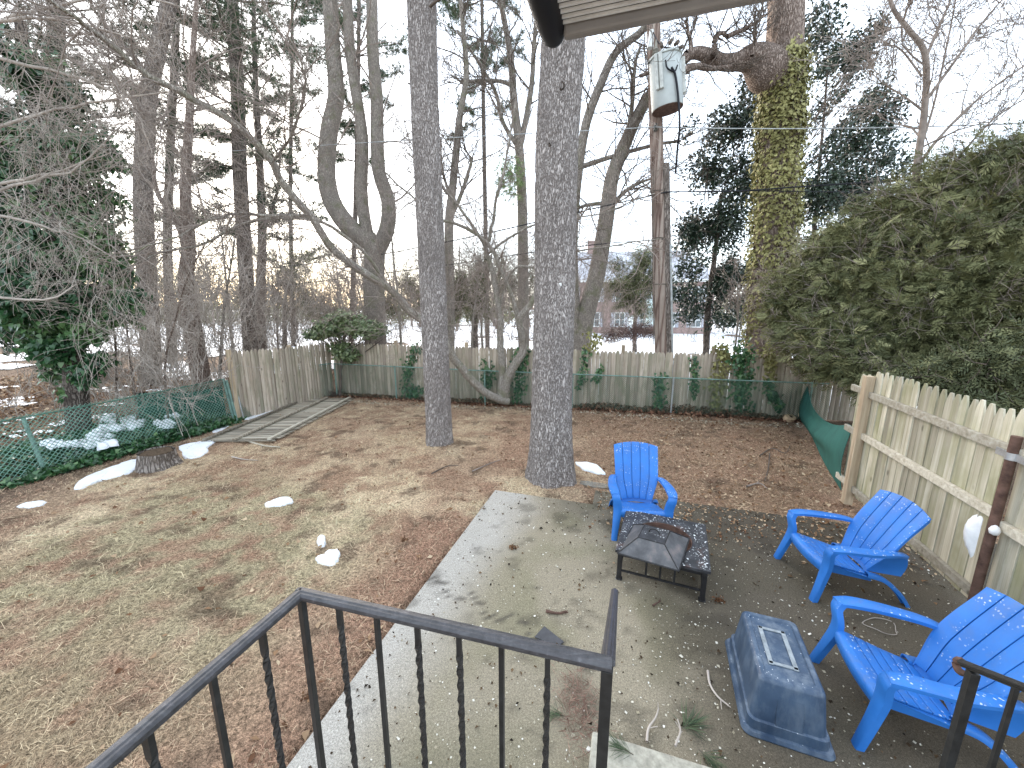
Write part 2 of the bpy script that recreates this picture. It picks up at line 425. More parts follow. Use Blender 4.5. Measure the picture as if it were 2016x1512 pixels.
def trunk(name, pts, radii, mat, parent, rings=160, sides=72, amp=.02, freq=26, flare=None, seed=1):
    """bark-ridged trunk: plates displaced along the radius"""
    P = catmull(pts, rings); rr = np.interp(np.linspace(0, 1, rings), np.linspace(0, 1, len(radii)), radii)
    V, F = tube_arrays(P[None], rr[None], sides); V = V.reshape(rings, sides, 3)
    s_ = np.concatenate([[0], np.cumsum(np.linalg.norm(np.diff(P, axis=0), axis=1))])
    th = 2 * np.pi * np.arange(sides) / sides
    # periodic noise: sample on a cylinder folded twice
    S2, TH = np.meshgrid(s_, th, indexing='ij')
    u = np.cos(TH) * rr.mean() * freq; w = np.sin(TH) * rr.mean() * freq
    n1 = vnoise(u + 50, w + S2 * freq * .28, seed) ; n2 = vnoise(u * 2.3 + 9, w * 2.3 + S2 * freq * .7 + 5, seed + 3)
    ridge = 1 - np.abs(n1 * 2 - 1); disp = amp * (sstep(.1, .7, ridge) * .75 + n2 * .5 - .55)
    if flare:
        lobes = 1 + .35 * np.cos(TH * flare[2] + seed) + .2 * np.cos(TH * (flare[2] + 2) + seed * 2)
        disp = disp + flare[0] * np.exp(-S2 / flare[1]) * lobes
    C = P[:, None, :]; D = V - C; V = C + D * (1 + disp / rr[:, None])[:, :, None]
    return link(name, mesh_np(name, V.reshape(-1, 3), F, mat, smooth=True), parent)

# leaf templates: (verts, tris)
def tmpl_leaf(w=.5, fold=.12):
    v = [(0, 0, 0), (w * .5, .45, fold), (0, 1, 0), (-w * .5, .45, fold)]; return np.array(v), np.array([(0, 1, 2), (0, 2, 3)])
def tmpl_ivy():
    v = [(0, 0, 0), (.42, .1, .05), (.3, .42, .02), (.0, 1, -.05), (-.3, .42, .02), (-.42, .1, .05)]
    return np.array(v, float), np.array([(0, 1, 2), (0, 2, 3), (0, 3, 4), (0, 4, 5)])
def tmpl_star(n, w, spread=1.0, seed=0):
    r = np.random.default_rng(seed); v = []; f = []
    for i in range(n):
        d = r.normal(0, spread, 3) + np.array((0, 1, .1)); d /= np.linalg.norm(d); s_ = np.cross(d, r.normal(0, 1, 3)); s_ /= np.linalg.norm(s_)
        L = r.uniform(.7, 1); b = len(v); v += [s_ * w, -s_ * w, d * L]; f.append((b, b + 1, b + 2))
    return np.array(v), np.array(f)
def tmpl_spray(n=9, seed=0, thin=1.0):
    """flat drooping frond: narrow scaly side shoots off a short axis"""
    r = np.random.default_rng(seed); v = []; f = []
    for i in range(n):
        t = i / (n - 1); y = t * .75; s_ = 1 if i % 2 else -1; a = R(r.uniform(25, 55)) * s_ if i < n - 1 else 0
        L = (.55 - .3 * t) * r.uniform(.7, 1.2); d = np.array((math.sin(a), math.cos(a), -.15 - .4 * t * r.uniform(.3, 1))); q = np.array((0, y, -.22 * t * t))
        w = np.array((math.cos(a), -math.sin(a), r.uniform(-.4, .4))) * .055 * thin; b = len(v)
        v += [q - w * .4, q + d * L * .5 - w, q + d * L, q + d * L * .5 + w]; f += [(b, b + 1, b + 2), (b, b + 2, b + 3)]
    return np.array(v), np.array(f)
def rand_rot(n, up=None, jitter=1.0, yaw_dir=None):
    """rotation matrices (n,3,3); columns = x,y,z axes of the leaf"""
    z = RG.normal(0, jitter, (n, 3)) + (np.asarray(up) if up is not None else 0); z /= np.linalg.norm(z, axis=1, keepdims=True)
    y = RG.normal(0, .5 if yaw_dir is not None else 1, (n, 3)) + (np.asarray(yaw_dir) if yaw_dir is not None else 0)
    y -= (y * z).sum(1, keepdims=True) * z; y /= np.maximum(np.linalg.norm(y, axis=1, keepdims=True), 1e-6)
    return np.stack([np.cross(y, z), y, z], -1)
def scatter(name, tmpls, C, size, rot, mat, parent=None, tone=None, spread=.22):
    """leaves at C (n,3) as real faces"""
    n = len(C); size = np.broadcast_to(np.asarray(size, float), (n,)); Vs = []; Fs = []; Rs = []; o = 0
    if tone is None: tone = RG.uniform(0, 1, n)
    for k, (tv, tf) in enumerate(tmpls):
        idx = np.arange(k, n, len(tmpls)); m = len(idx)
        if m == 0: continue
        V = np.einsum('nij,vj->nvi', rot[idx], tv) * size[idx][:, None, None] + C[idx][:, None, :]
        F = tf[None] + (np.arange(m) * len(tv))[:, None, None] + o; o += m * len(tv)
        Vs.append(V.reshape(-1, 3)); Fs.append(F.reshape(-1, 3)); Rs.append(np.repeat(np.clip(tone[idx] + RG.normal(0, spread, m), 0, 1), len(tf)))
    return link(name, mesh_np(name, np.vstack(Vs), np.vstack(Fs), mat, rnd=np.concatenate(Rs)), parent)
def blob_points(blobs, n, shell=.55, noise=.35):
    """points in uneven clumps; blobs = (x,y,z,rx,ry,rz)"""
    B = np.asarray(blobs, float); w = (B[:, 3] * B[:, 4] * B[:, 5]) ** .75; w /= w.sum(); k = RG.choice(len(B), n, p=w)
    d = RG.normal(0, 1, (n, 3)); d /= np.linalg.norm(d, axis=1, keepdims=True)
    r = RG.uniform(shell ** 2, 1, n) ** .5
    lump = .75 + noise * (vnoise(d[:, 0] * 3 + k * 7, d[:, 1] * 3 + d[:, 2] * 3, 5) * 2 - .6)
    return B[k, :3] + d * (r * lump)[:, None] * B[k, 3:6], d, r

# ================================================================== SETTING
PO = onz(975, 965)                      # far left corner of the patio slab
def pl(x, y):                            # patio coordinates: u to the right, v away from the house
    dx = np.asarray(x) - PO[0]; dy = np.asarray(y) - PO[1]
    return dx * D2[0] + dy * D2[1], dx * D1[0] + dy * D1[1]
def pw(u, v, z=0.0):
    p = PO + D2 * u + D1 * v; return np.array((p[0], p[1], z))
T1 = ong(866, 878); T2 = ong(1086, 948)
T2 = T2 + np.array((0, .05, 0))
BC = ong(662, 776); BR = ong(1590, 826)   # back fence: left corner, right end
FD = (BR - BC); FD[2] = 0; FL = np.linalg.norm(FD); FD /= FL
# ---- yard ground
def ground_albedo(x, y):
    u, v = pl(x, y)
    straw = np.array((.53, .415, .275)); brown = np.array((.31, .205, .135)); red = np.array((.285, .17, .115)); olive = np.array((.31, .27, .165)); soil = np.array((.12, .08, .055))
    n1 = fbm(x * .45 + 3, y * .45, 2); n2 = fbm(x * 1.7, y * 1.7 + 8, 7); n3 = fbm(x * 5 + 2, y * 5, 12)
    c = lerp(brown, straw, sstep(.36, .60, n2 * .55 + n3 * .45)); c = lerp(c, red, sstep(.50, .66, fbm(x * .9 + 11, y * .9, 93)) * .55)
    far = sstep(5.0, 7.5, y)
    ol = sstep(.44, .62, n1) * sstep(.3, -1.5, x + 1.0) * (1 - .75 * far) * .8
    c = lerp(c, olive, ol * sstep(.3, .6, n3))
    # rusty needle litter: beside the slab, front left, along the back fence and right of the big trunk
    side = sstep(1.5, .1, -u) * sstep(.5, -.2, u) * sstep(.4, .6, fbm(x * 1.1, y * 1.1, 31) + .12)
    c = lerp(c, red, np.clip(side, 0, 1) * .85)
    right = sstep(.9, 2.0, x) * sstep(4.0, 5.0, y)
    c = lerp(c, lerp(brown * .72, red * .8, sstep(.4, .6, n2)), right * .85)
    fdist = ((np.asarray(x) - BC[0]) * FD[1] - (np.asarray(y) - BC[1]) * FD[0])
    c = lerp(c, red * .8, sstep(1.0, .2, np.abs(fdist)) * .8)
    c = lerp(c, brown, far * .35)
    near = sstep(4.4, 1.6, y + (n1 - .5) * 3)
    c = lerp(c, lerp(brown, red, sstep(.35, .6, n2)), near * .6)
    # bare soil scuffs
    c = lerp(c, soil, sstep(.62, .72, fbm(x * 3.1 + 20, y * 3.1, 44)) * .7)
    # brown leafy wood floor left of the wire fence
    wood = sstep(.0, .5, -(np.asarray(x) + 2.2 + .42 * np.asarray(y))) if False else 0
    return c
def grid_obj(name, xs, ys, hfun, mat, albedo=None, parent=None, mask=None):
    X, Y = np.meshgrid(xs, ys, indexing='ij'); Z = hfun(X, Y); V = np.stack([X, Y, Z], -1).reshape(-1, 3)
    nx, ny = len(xs), len(ys); i, j = np.meshgrid(np.arange(nx - 1), np.arange(ny - 1), indexing='ij'); b = i * ny + j
    F = np.stack([b, b + ny, b + ny + 1, b + 1], -1).reshape(-1, 4)
    if mask is not None:
        mc = mask((X[:-1, :-1] + X[1:, 1:]) / 2, (Y[:-1, :-1] + Y[1:, 1:]) / 2).reshape(-1); F = F[mc]
    al = albedo(V[:, 0], V[:, 1]) if albedo else None
    return link(name, mesh_np(name, V, F, mat, smooth=True, albedo=al), parent)
def yard_h(x, y):
    u, v = pl(x, y); g = gh(x, y) + (fbm(x * 1.2, y * 1.2, 3) - .5) * .05 + (fbm(x * 7, y * 7, 9, 3) - .5) * .05
    under = sstep(-.12, .02, u) * sstep(.05, -.1, v) + sstep(1.35, 1.5, u) * sstep(.5, .35, v)
    g = g - np.clip(under, 0, 1) * .12
    for (c, h, w) in ((T1, .10, .55), (T2, .08, .7)): g = g + h * np.exp(-((x - c[0]) ** 2 + (y - c[1]) ** 2) / w ** 2)
    return g
def nonuni(a, b, c0, c1, fine, coarse):
    L = list(np.arange(a, c0, coarse)) + list(np.arange(c0, c1, fine)) + list(np.arange(c1, b, coarse)) + [b]; return np.array(L)
xs = nonuni(-300, 300, -11, 9, .06, 4.0); ys = nonuni(-20, 500, .2, 14.6, .06, 4.0)
def full_alb(x, y):
    c = ground_albedo(x, y); w = np.clip(sstep(12.5, 14, y) + sstep(6.5, 8, np.abs(x)), 0, 1)
    leafy = lerp(np.array((.10, .07, .05)), np.array((.23, .165, .12)), fbm(x * 2, y * 2, 5)); return lerp(c, leafy, w)
g = grid_obj('ground', xs, ys, yard_h, M['ground'], full_alb); tag(g, 'lawn of dead straw coloured grass with rusty needles and bare soil', kind='structure')

# ---- patio slab
pm = MB()
us = np.concatenate([np.arange(0, 6.2, .05)]); vs = np.arange(-6.5, .5, .05)
U, Vv = np.meshgrid(us, vs, indexing='ij')
keep = (Vv[:-1, :-1] < 0.0 - .03) | (U[:-1, :-1] > 1.42 + 0)
PX = PO[0] + D2[0] * U + D1[0] * Vv; PY = PO[1] + D2[1] * U + D1[1] * Vv
edge = sstep(.03, .0, U)
PZ = (fbm(PX * 1.5, PY * 1.5, 21) - .5) * .012 - .006 * (np.abs(Vv + 2.05 + .28 * (U - .0) - .06 * np.sin(U * 14)) < .02) * (U < 1.6)
V3 = np.stack([PX, PY, PZ], -1).reshape(-1, 3)
nu_, nv_ = U.shape; ii, jj = np.meshgrid(np.arange(nu_ - 1), np.arange(nv_ - 1), indexing='ij'); bb = ii * nv_ + jj
F3 = np.stack([bb, bb + nv_, bb + nv_ + 1, bb + 1], -1)[keep]
def patio_albedo(u, v, x, y):
    pale = np.array((.36, .335, .295)); tan = np.array((.25, .215, .155)); moss = np.array((.155, .145, .08)); dark = np.array((.066, .053, .038)); wet = np.array((.042, .034, .025))
    n = fbm(x * 1.4, y * 1.4, 51); n2 = fbm(x * 5, y * 5, 55)
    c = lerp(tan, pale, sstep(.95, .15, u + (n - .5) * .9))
    c = lerp(c, moss, sstep(.48, .68, n) * sstep(.4, 1.1, u) * .5)
    c = lerp(c, moss * .8 + .01, sstep(-3.0, -3.9, v + (n - .5) * .8) * sstep(.2, .8, u) * .75)
    c = lerp(c, wet, sstep(-3.3, -4.1, v + (n2 - .5) * .5) * sstep(.45, 1.0, u) * .85)
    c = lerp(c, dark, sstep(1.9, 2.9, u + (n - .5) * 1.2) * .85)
    c = lerp(c, wet, sstep(-.9, -.1, v + (n2 - .5) * .6) * sstep(.6, 1.2, u) * .45)
    c = lerp(c, wet * .8, sstep(.62, .72, n2) * .4)
    c = lerp(c, np.array((.05, .042, .035)), (np.abs(v + 2.05 + .28 * u - .06 * np.sin(u * 14) - .03 * np.sin(u * 41)) < .022) * (u < 1.9) * .7)
    return c
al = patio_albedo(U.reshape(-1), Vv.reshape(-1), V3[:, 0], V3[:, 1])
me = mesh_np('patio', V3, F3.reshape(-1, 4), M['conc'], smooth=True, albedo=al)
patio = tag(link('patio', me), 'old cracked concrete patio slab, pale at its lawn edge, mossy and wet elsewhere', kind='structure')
# slab edges
eb = MB()
def edge_wall(a, b, n=40):
    for i in range(n):
        t0, t1 = i / n, (i + 1) / n; p = a + (b - a) * t0; q = a + (b - a) * t1
        w0 = (fbm(p[0] * 6, p[1] * 6, 4) - .5) * .03; w1 = (fbm(q[0] * 6, q[1] * 6, 4) - .5) * .03
        eb._add([(p[0], p[1], -.003), (q[0], q[1], -.003), (q[0], q[1], -.2), (p[0], p[1], -.2)], [(0, 1, 2, 3)])
edge_wall(pw(0, -6.5), pw(0, 0)); edge_wall(pw(0, 0), pw(1.45, 0)); edge_wall(pw(1.45, 0), pw(1.45, .45)); edge_wall(pw(1.45, .45), pw(6, .45))
M['concedge'] = mat_simple('slab_edge_concrete', (.22, .205, .175), .9, .1, scale=20, bump=.4)
tag(eb.build('patio_edge', M['concedge']), kind='structure')

# ---- snow field beyond the fence and woodland snow
def snow_mask(x, y):
    f = ((x - BC[0]) * FD[1] - (y - BC[1]) * FD[0])          # negative beyond the back fence
    beyond = (f < -.8)
    n = fbm(x * .35 + 7, y * .35, 61); n2 = fbm(x * 1.2, y * 1.0, 66)
    leftwood = sstep(-1.0, -6.0, x + .25 * (y - 14)) * sstep(34, 16, y)
    thr = .30 + .26 * leftwood
    m = beyond & ((n * .7 + n2 * .3) > thr)
    m2 = (x < -7.2) & (y > 8.5) & (y <= 15) & ((n * .35 + n2 * .65) > .60)
    return (m | m2) & (y < 260)
def snow_h(x, y): return gh(x, y) + .05 + (fbm(x * .8, y * .8, 71) - .5) * .1
sx = nonuni(-200, 200, -32, 34, .22, 4.0); sy = nonuni(7, 260, 7.2, 48, .22, 4.0)
tag(grid_obj('snow_field', sx, sy, snow_h, M['snow'], mask=snow_mask), 'old snow lying over the neighbouring yards beyond the fence', kind='structure')

# ================================================================== FENCES
def picket_mesh(name, w, h, mat, round_=.012, point=.1, flat=False, tipw=.18):
    """half-round picket with a shaped top; local x along the fence, y towards the viewer side, z up"""
    m = MB(); nx = 5; xs_ = np.linspace(-w / 2, w / 2, nx); zs = [0, h * .5, h - point, h - point * .55, h - point * .18, h]
    sc = [1, 1, 1, .9 if not flat else .86, .55, tipw]
    P = np.zeros((nx, len(zs), 3))
    for i, x in enumerate(xs_):
        for j, z in enumerate(zs):
            P[i, j] = (x * sc[j], -round_ * math.cos(math.pi * x / w) if not flat else -.002 * (i % 2), z)
    m.sheet(P, .012 if not flat else .016); return m.mesh(name, mat, smooth=40)
def run_fence(parent, A, B, h0, h1, pitch, meshes, mat_post, post_at=(), post_r=.05, face=1, name_p='picket', lean=.01, rails=None, zgap=.02, base=gh, post_extra=.04, post_off=-.07):
    A = np.array(A, float); B = np.array(B, float); d = B - A; d[2] = 0; L = np.linalg.norm(d); d /= L
    n = int(L / pitch); rz = rz_of(d * face)
    for i in range(n):
        t = (i + .5) / n; p = A + d * (t * L); o = link(name_p, random.choice(meshes), parent)
        H = h0 + (h1 - h0) * t; z = float(base(p[0], p[1])) + zgap + random.gauss(0, .006)
        st_ = .003 * (-1) ** i; o.location = (p[0] - d[1] * st_, p[1] + d[0] * st_, z); o.rotation_euler = (random.gauss(0, lean * .6), random.gauss(0, lean), rz + random.gauss(0, .02)); o.scale = (1, 1, H * random.gauss(1, .006))
    return d, L, rz
back = empty('stockade_fence', BC, 0, 'long weathered stockade picket fence across the far end of the yard', 'fence')
def local(parent, o):    # keep world coordinates while parented to an unrotated empty
    o.location = tuple(Vector(o.location) - Vector(parent.location)); return o
def reparent(parent):
    for c in list(parent.children):
        if not c.get('_loc'): c.matrix_parent_inverse = Matrix.Translation(-Vector(parent.location)) if parent.rotation_euler.z == 0 else parent.matrix_basis.inverted(); c['_loc'] = 1
        if '_loc' in c: del c['_loc']
PK = [picket_mesh('picket', w, 1.0, M['picket'], .022, .06, tipw=.16) for w in (.116, .119, .113)]
off = np.array((FD[1], -FD[0], 0))      # towards the camera
# top of the far fence: 1.9 m tall at the corner, 1.78 at the right
run_fence(back, BC - off * .02, BR + FD * 1.6, 1.84, 1.72, .114, PK, M['post'], lean=.004)
pb = MB
for t in (.03, .165, .335, .50, .665, .83, .99):
    p = BC + FD * (FL * t) - off * .075; z = gh(p[0], p[1])
    MB().box((p[0], p[1], z + .98), (.10, .10, 1.96), Matrix.Rotation(rz_of(FD), 3, 'Z')).build('post', M['post'], back, bevel=.008)
for zz in (.35, 1.0, 1.55):
    a = BC - off * .05; b = BR + FD * 1.6 - off * .05
    MB().beam((a[0], a[1], gh(a[0], a[1]) + zz), (b[0], b[1], gh(b[0], b[1]) + zz), .04, .07).build('rail', M['rail'], back)
reparent(back)
# left return of the fence (taller section that starts at the pale end board)
LA = ong(476, 832) + np.array((-.25, .25, 0)); LB = BC + np.array((-.02, .03, 0))
left = empty('stockade_fence', LA, 0, 'short tan picket fence section running back into the left corner behind the wire gate', 'fence')
dL = LB - LA; dL[2] = 0; dL /= np.linalg.norm(dL)
run_fence(left, LA, LB - dL * .1, 1.86, 1.84, .113, PK, M['post'], lean=.004)
for s_ in (-.02, 1.9):
    p = LA + dL * s_ + np.array((-.05, .05, 0)) * (0 if s_ < 0 else 1.2)
    MB().box((p[0], p[1], gh(p[0], p[1]) + .96), (.12, .05, 1.92), Matrix.Rotation(rz_of(dL), 3, 'Z')).build('post', M['post'], left, bevel=.006)
reparent(left)

# ---- right plank fence: board side with rails faces the patio
RA = ong(1672, 1000); RB = ong(1915, 1216)
rd = RB - RA; rd[2] = 0; RL = np.linalg.norm(rd); rd /= RL; ro = np.array((rd[1], -rd[0], 0))   # ro: towards the patio?
if ro[0] > 0: ro = -ro
PLK = [picket_mesh('plank', w, 1.0, M['plank'], .0, .075, flat=True, tipw=.42) for w in (.096, .098, .092)]
def plank_panel(A, B, label, h0, h1, first=True):
    f = empty('plank_fence_panel', A, 0, label, 'fence', 'plank fence panels along the right of the patio')
    run_fence(f, A - ro * .02, B - ro * .02, h0, h1, .098, PLK, M['plank'], face=-1, name_p='plank', lean=.004, zgap=.09, base=lambda x, y: 0 * x)
    return f
f1 = plank_panel(RA, RB, 'pale plank fence panel with three rails behind the blue chairs', 1.80, 1.80)
for zz in (.20, .98, 1.56):
    a = RA + ro * .022; b = RB + ro * .022
    MB().beam((a[0], a[1], zz), (b[0], b[1], zz), .045, .085).build('rail', M['rail'], f1, bevel=.006)
reparent(f1)
f2 = plank_panel(RB + rd * .03, RB + rd * 2.4, 'plank fence panel nearest the camera, right of the rusty pipe', 1.80, 1.80)
for zz in (.20, .92, 1.56):
    a = RB + rd * .06 + ro * .022; b = RB + rd * 2.4 + ro * .022
    MB().beam((a[0], a[1], zz), (b[0], b[1], zz), .045, .085).build('rail', M['rail'], f2, bevel=.006)
reparent(f2)
RF = RA - rd * .34
f3 = plank_panel(RF, RA - rd * .06, 'stub of plank fence beyond the wooden corner post, with rail ends sticking out', 1.70, 1.70)
for zz in (.22, .98, 1.58):
    a = RF - rd * .07 + ro * .03; b = RA - rd * .05 + ro * .03
    MB().beam((a[0], a[1], zz), (b[0], b[1], zz), .045, .085).build('rail', M['rail'], f3, bevel=.006)
reparent(f3)
wp = empty('fence_post', RA, 0, 'square brown wooden post at the far end of the plank fence', 'post')
p = RA + ro * .045
o = MB().box((p[0], p[1], .88), (.11, .10, 1.86), Matrix.Rotation(rz_of(rd), 3, 'Z')).build('timber', M['post'], wp, bevel=.008)
reparent(wp)
rp_ = empty('rusty_pipe_post', RB, 0, 'rusty brown steel pipe post clamped to the plank fence', 'post')
p = RB + rd * .045 + ro * .06
MB().tube([(p[0], p[1], -.05), (p[0], p[1], 1.70)], .034, 20).build('pipe', M['rust'], rp_, smooth=40)
sb = MB(); sb.tube([(p[0], p[1], 1.50), (p[0], p[1], 1.56)], .040, 20); q = p - rd * .07 - ro * .0
sb.box((q[0] - rd[0] * .03, q[1] - rd[1] * .03, 1.53), (.10, .012, .058), Matrix.Rotation(rz_of(rd), 3, 'Z'))
q2 = p + rd * .10; sb.box((q2[0], q2[1], 1.53), (.14, .012, .058), Matrix.Rotation(rz_of(rd), 3, 'Z'))
sb.build('strap', M['zinc'], rp_, smooth=40); reparent(rp_)
# white plastic bag tied round the pipe
bgm = MB(); P = np.zeros((9, 8, 3))
for i in range(9):
    for j in range(8):
        a = i / 8; b = j / 7
        wdt = .13 * math.sin(math.pi * min(1, .12 + a * .95)) + .012
        base_p = p + ro * .045 - rd * (.04 + wdt * b) 
        P[i, j] = (base_p[0] + ro[0] * .05 * math.sin(b * 3.1) * math.sin(a * 3), base_p[1] + ro[1] * .04 * math.sin(b * 3.1), .93 - .36 * a + .02 * math.sin(b * 7 + a * 9))
bgm.sheet(P, .006)
k_ = p + rd * .065 + ro * .03
bgm.lathe((k_[0], k_[1], .89), [(.006, -.045), (.03, -.03), (.036, .0), (.024, .03), (.008, .045)], 9)
M['bag'] = mat_simple('white_plastic_bag', (.80, .80, .80), .4, .5, var=.08, scale=20, bump=.3)
tag(bgm.build('plastic_bag', M['bag'], smooth=60), 'white plastic bag tied around the rusty pipe post', 'bag')

# ---- chain link
def chain_link(name, A, B, h, mat, parent, pitch=.06, r=.0022, leanv=(0, 0, 0), zb=.03, hB=None, sag=0.0, base=gh, zA=None, zB=None):
    A = np.array(A, float); B = np.array(B, float); L = np.linalg.norm((B - A)[:2]); hB = h if hB is None else hB
    za = float(base(A[0], A[1])) + zb if zA is None else zA; zb_ = float(base(B[0], B[1])) + zb if zB is None else zB
    lv = np.array(leanv, float); P = []
    H = max(h, hB)
    for s_ in (1, -1):
        c0 = -H if s_ == 1 else 0; n = int((L + H) / pitch) + 1
        for i in range(n):
            u0 = c0 + i * pitch           # u = u0 + s*v
            if s_ == 1: v0, v1 = max(0, -u0), min(H, L - u0)
            else: v0, v1 = max(0, u0 - L), min(H, u0)
            if v1 - v0 < .02: continue
            k = 4; vv = np.linspace(v0, v1, k); uu = u0 + s_ * vv; pts = np.zeros((k, 3)); t = uu / L
            hh = (h + (hB - h) * t) * vv / H
            pts[:, :2] = A[:2] + np.outer(t, (B - A)[:2]); pts[:, 2] = za + (zb_ - za) * t + hh - sag * np.sin(np.pi * np.clip(t, 0, 1)) * vv / H
            pts += np.outer(vv / H, lv) * H; pts[:, 1] += .004 * s_; P.append(pts)
    P = np.array(P); V, F = tube_arrays(P, np.full(P.shape[:2], r), 3)
    o = link(name, mesh_np(name, V, F, mat, smooth=True), parent); o['kind'] = 'stuff'; return o
def pipe(name, a, b, r, mat, parent, sides=12): return MB().tube([a, b], r, sides).build(name, mat, parent, smooth=40)
cf = empty('chain_link_fence', BC + off * .2, 0, 'low green chain link fence standing in front of the far picket fence', 'fence')
ca = ong(668, 781) + FD * .25; cb = ong(1585, 832)
ca = BC + off * .28 + FD * .25; cb = BR + off * .28 + FD * .3
chain_link('wire_mesh', ca, cb, 1.12, M['vinyl'], cf, pitch=.062, r=.0032, hB=1.02)
CL = np.linalg.norm((cb - ca)[:2])
def onrun(t, z, hh=None): q = ca + (cb - ca) * t; return (q[0], q[1], gh(q[0], q[1]) + z)
tp = [onrun(t, 1.15 + (1.05 - 1.15) * t) for t in np.linspace(0, 1, 12)]
MB().tube(tp, .017, 10).build('top_rail', M['greenpost'], cf, smooth=40)
for t in (0.0, .155, .365, .55, .74, .97):
    pipe('line_post', onrun(t, -.1), onrun(t, 1.17 - .1 * t), .024, M['greenpost'] if t not in (.74,) else M['galv'], cf)
reparent(cf)
# wire gate panels and section in front of the left return
W0 = ong(470, 828); W1 = ong(580, 797); W2 = ong(655, 778)
gp = empty('wire_gate', W0, 0, 'tilted green wire gate leaning against the picket fence beside the double post', 'gate')
ga = W0 + np.array((.10, .06, 0)); gb = ong(553, 800) + np.array((.05, 0, 0))
za = gh(ga[0], ga[1]); zb2 = gh(gb[0], gb[1])
A1 = np.array((ga[0], ga[1], za + .02)); B1 = np.array((gb[0], gb[1], zb2 + .05)); lean = np.array((-.32, .1, 0))
chain_link('wire_mesh', A1, B1, 1.05, M['vinyl'], gp, pitch=.06, r=.003, leanv=(-.16, .08, 0), hB=1.22)
fr = MB(); q = [A1, B1, B1 + np.array((-.18, .1, 1.24)), A1 + np.array((-.16, .08, 1.06))]
for i in range(4): fr.tube([q[i], q[(i + 1) % 4]], .015, 8)
fr.build('frame', M['galv'], gp, smooth=40); reparent(gp)
ws = empty('wire_fence_section', W1, 0, 'short green wire fence section with pale pipe end post in the left corner', 'fence')
sa = ong(578, 795); sb_ = BC + np.array((.05, -.25, 0))
chain_link('wire_mesh', sa, sb_, 1.12, M['vinyl'], ws, pitch=.06, r=.0036)
pipe('end_post', (sa[0], sa[1], gh(*sa[:2]) - .05), (sa[0] - .03, sa[1], gh(*sa[:2]) + 1.17), .024, M['galv'], ws)
pipe('top_rail', (sa[0] - .03, sa[1], gh(*sa[:2]) + 1.15), (sb_[0], sb_[1], gh(*sb_[:2]) + 1.15), .017, M['greenpost'], ws); reparent(ws)
# left green chain link fence, leaning towards the lawn
G0 = ong(92, 932); G1 = ong(462, 830); gdir = G1 - G0; gdir[2] = 0; gdir /= np.linalg.norm(gdir)
GS = G0 - gdir * 2.6
lf = empty('chain_link_fence', G0, 0, 'sagging green chain link fence along the left edge of the lawn', 'fence')
ln = np.array((-gdir[1], gdir[0], 0)) * .18
M['vinyl_pale'] = mat_simple('weathered_green_wire', (.16, .30, .235), .5, .4, var=.3, scale=4, bump=0)
chain_link('wire_mesh', GS, G1, .98, M['vinyl_pale'], lf, pitch=.08, r=.0056, leanv=tuple(ln), hB=1.12)
tps = [];
for t in np.linspace(0, 1, 14):
    q = GS + (G1 - GS) * t; h_ = .98 + .14 * t; tps.append((q[0] + ln[0] * 1.05, q[1] + ln[1] * 1.05, gh(q[0], q[1]) + .03 + h_ - .05 * math.sin(math.pi * t)))
MB().tube(tps, .013, 8).build('top_wire', M['vinyl'], lf, smooth=40)
gz = gh(G0[0], G0[1]); pl_top = at(45, 822, G0[1] + .12)
MB().tube([(G0[0], G0[1], gz - .1), tuple(pl_top)], .03, 12).build('line_post', M['greenpost'], lf, smooth=40); reparent(lf)
dp = empty('double_pipe_post', G1, 0, 'pair of pale green pipe posts where the left wire fence meets the gate', 'post')
for dx_, hh in ((0, 1.16), (.075, 1.12)):
    q = G1 + np.array((dx_, 0, 0)); MB().tube([(q[0], q[1], gh(q[0], q[1]) - .1), (q[0] - .17, q[1] + .05, gh(q[0], q[1]) + hh)], .032, 14).build('pipe', M['greenpost'], dp, smooth=40)
reparent(dp)
# dark green screened fence further back on the left
gs = empty('screened_fence', ong(280, 790), 0, 'far green screened fence behind the ivy bank on the left', 'fence')
sa = at(268, 790, 9.6); sbb = at(440, 770, 10.6); sa[2] = gh(*sa[:2]); sbb[2] = gh(*sbb[:2])
scr = MB(); P = np.zeros((16, 4, 3))
for i in range(16):
    for j in range(4):
        t = i / 15; q = sa + (sbb - sa) * t; P[i, j] = (q[0], q[1] + .03 * math.sin(t * 17), q[2] + (.88 - .1 * math.sin(3.14 * t)) * j / 3)
M['screen'] = mat_simple('dark_green_screen', (.035, .10, .075), .8, .2, var=.35, scale=5, bump=.3)
scr.sheet(P, .01); scr.build('screen_cloth', M['screen'], gs, smooth=60)
MB().tube([tuple(P[i, 3] + np.array((0, 0, .012))) for i in range(16)], .02, 8).build('top_rail', M['rust'], gs, smooth=40); reparent(gs)
# ---- green mesh tarp hanging between the wire fence and the wooden post
ta = ong(1572, 822); tb = ong(1640, 962)
tt0 = at(1582, 760, ta[1]); tt1 = at(1664, 800, RF[1] - .0)
tm = MB(); n1, n2 = 18, 12; P = np.zeros((n1, n2, 3))
A0 = np.array((ta[0], ta[1], gh(*ta[:2]) + .02)); B0 = np.array((RF[0] - .02, RF[1] - .05, .02))
A9 = np.array((ta[0] + .12, ta[1] + .05, gh(*ta[:2]) + 1.02)); B9 = np.array((RF[0] + .03, RF[1], 1.0))
for i in range(n1):
    t = i / (n1 - 1)
    lo = A0 * (1 - t) + B0 * t; hi = A9 * (1 - t) + B9 * t; hi[2] -= .42 * math.sin(math.pi * min(1, t * 1.05)) ** .8
    for j in range(n2):
        s_ = j / (n2 - 1); q = lo * (1 - s_) + hi * s_
        fold = .05 * math.sin(s_ * 9 - t * 5) * math.sin(math.pi * t) + .10 * math.sin(math.pi * s_)
        P[i, j] = q + np.array((-1, -.25, 0)) * fold
tm.sheet(P, .008)
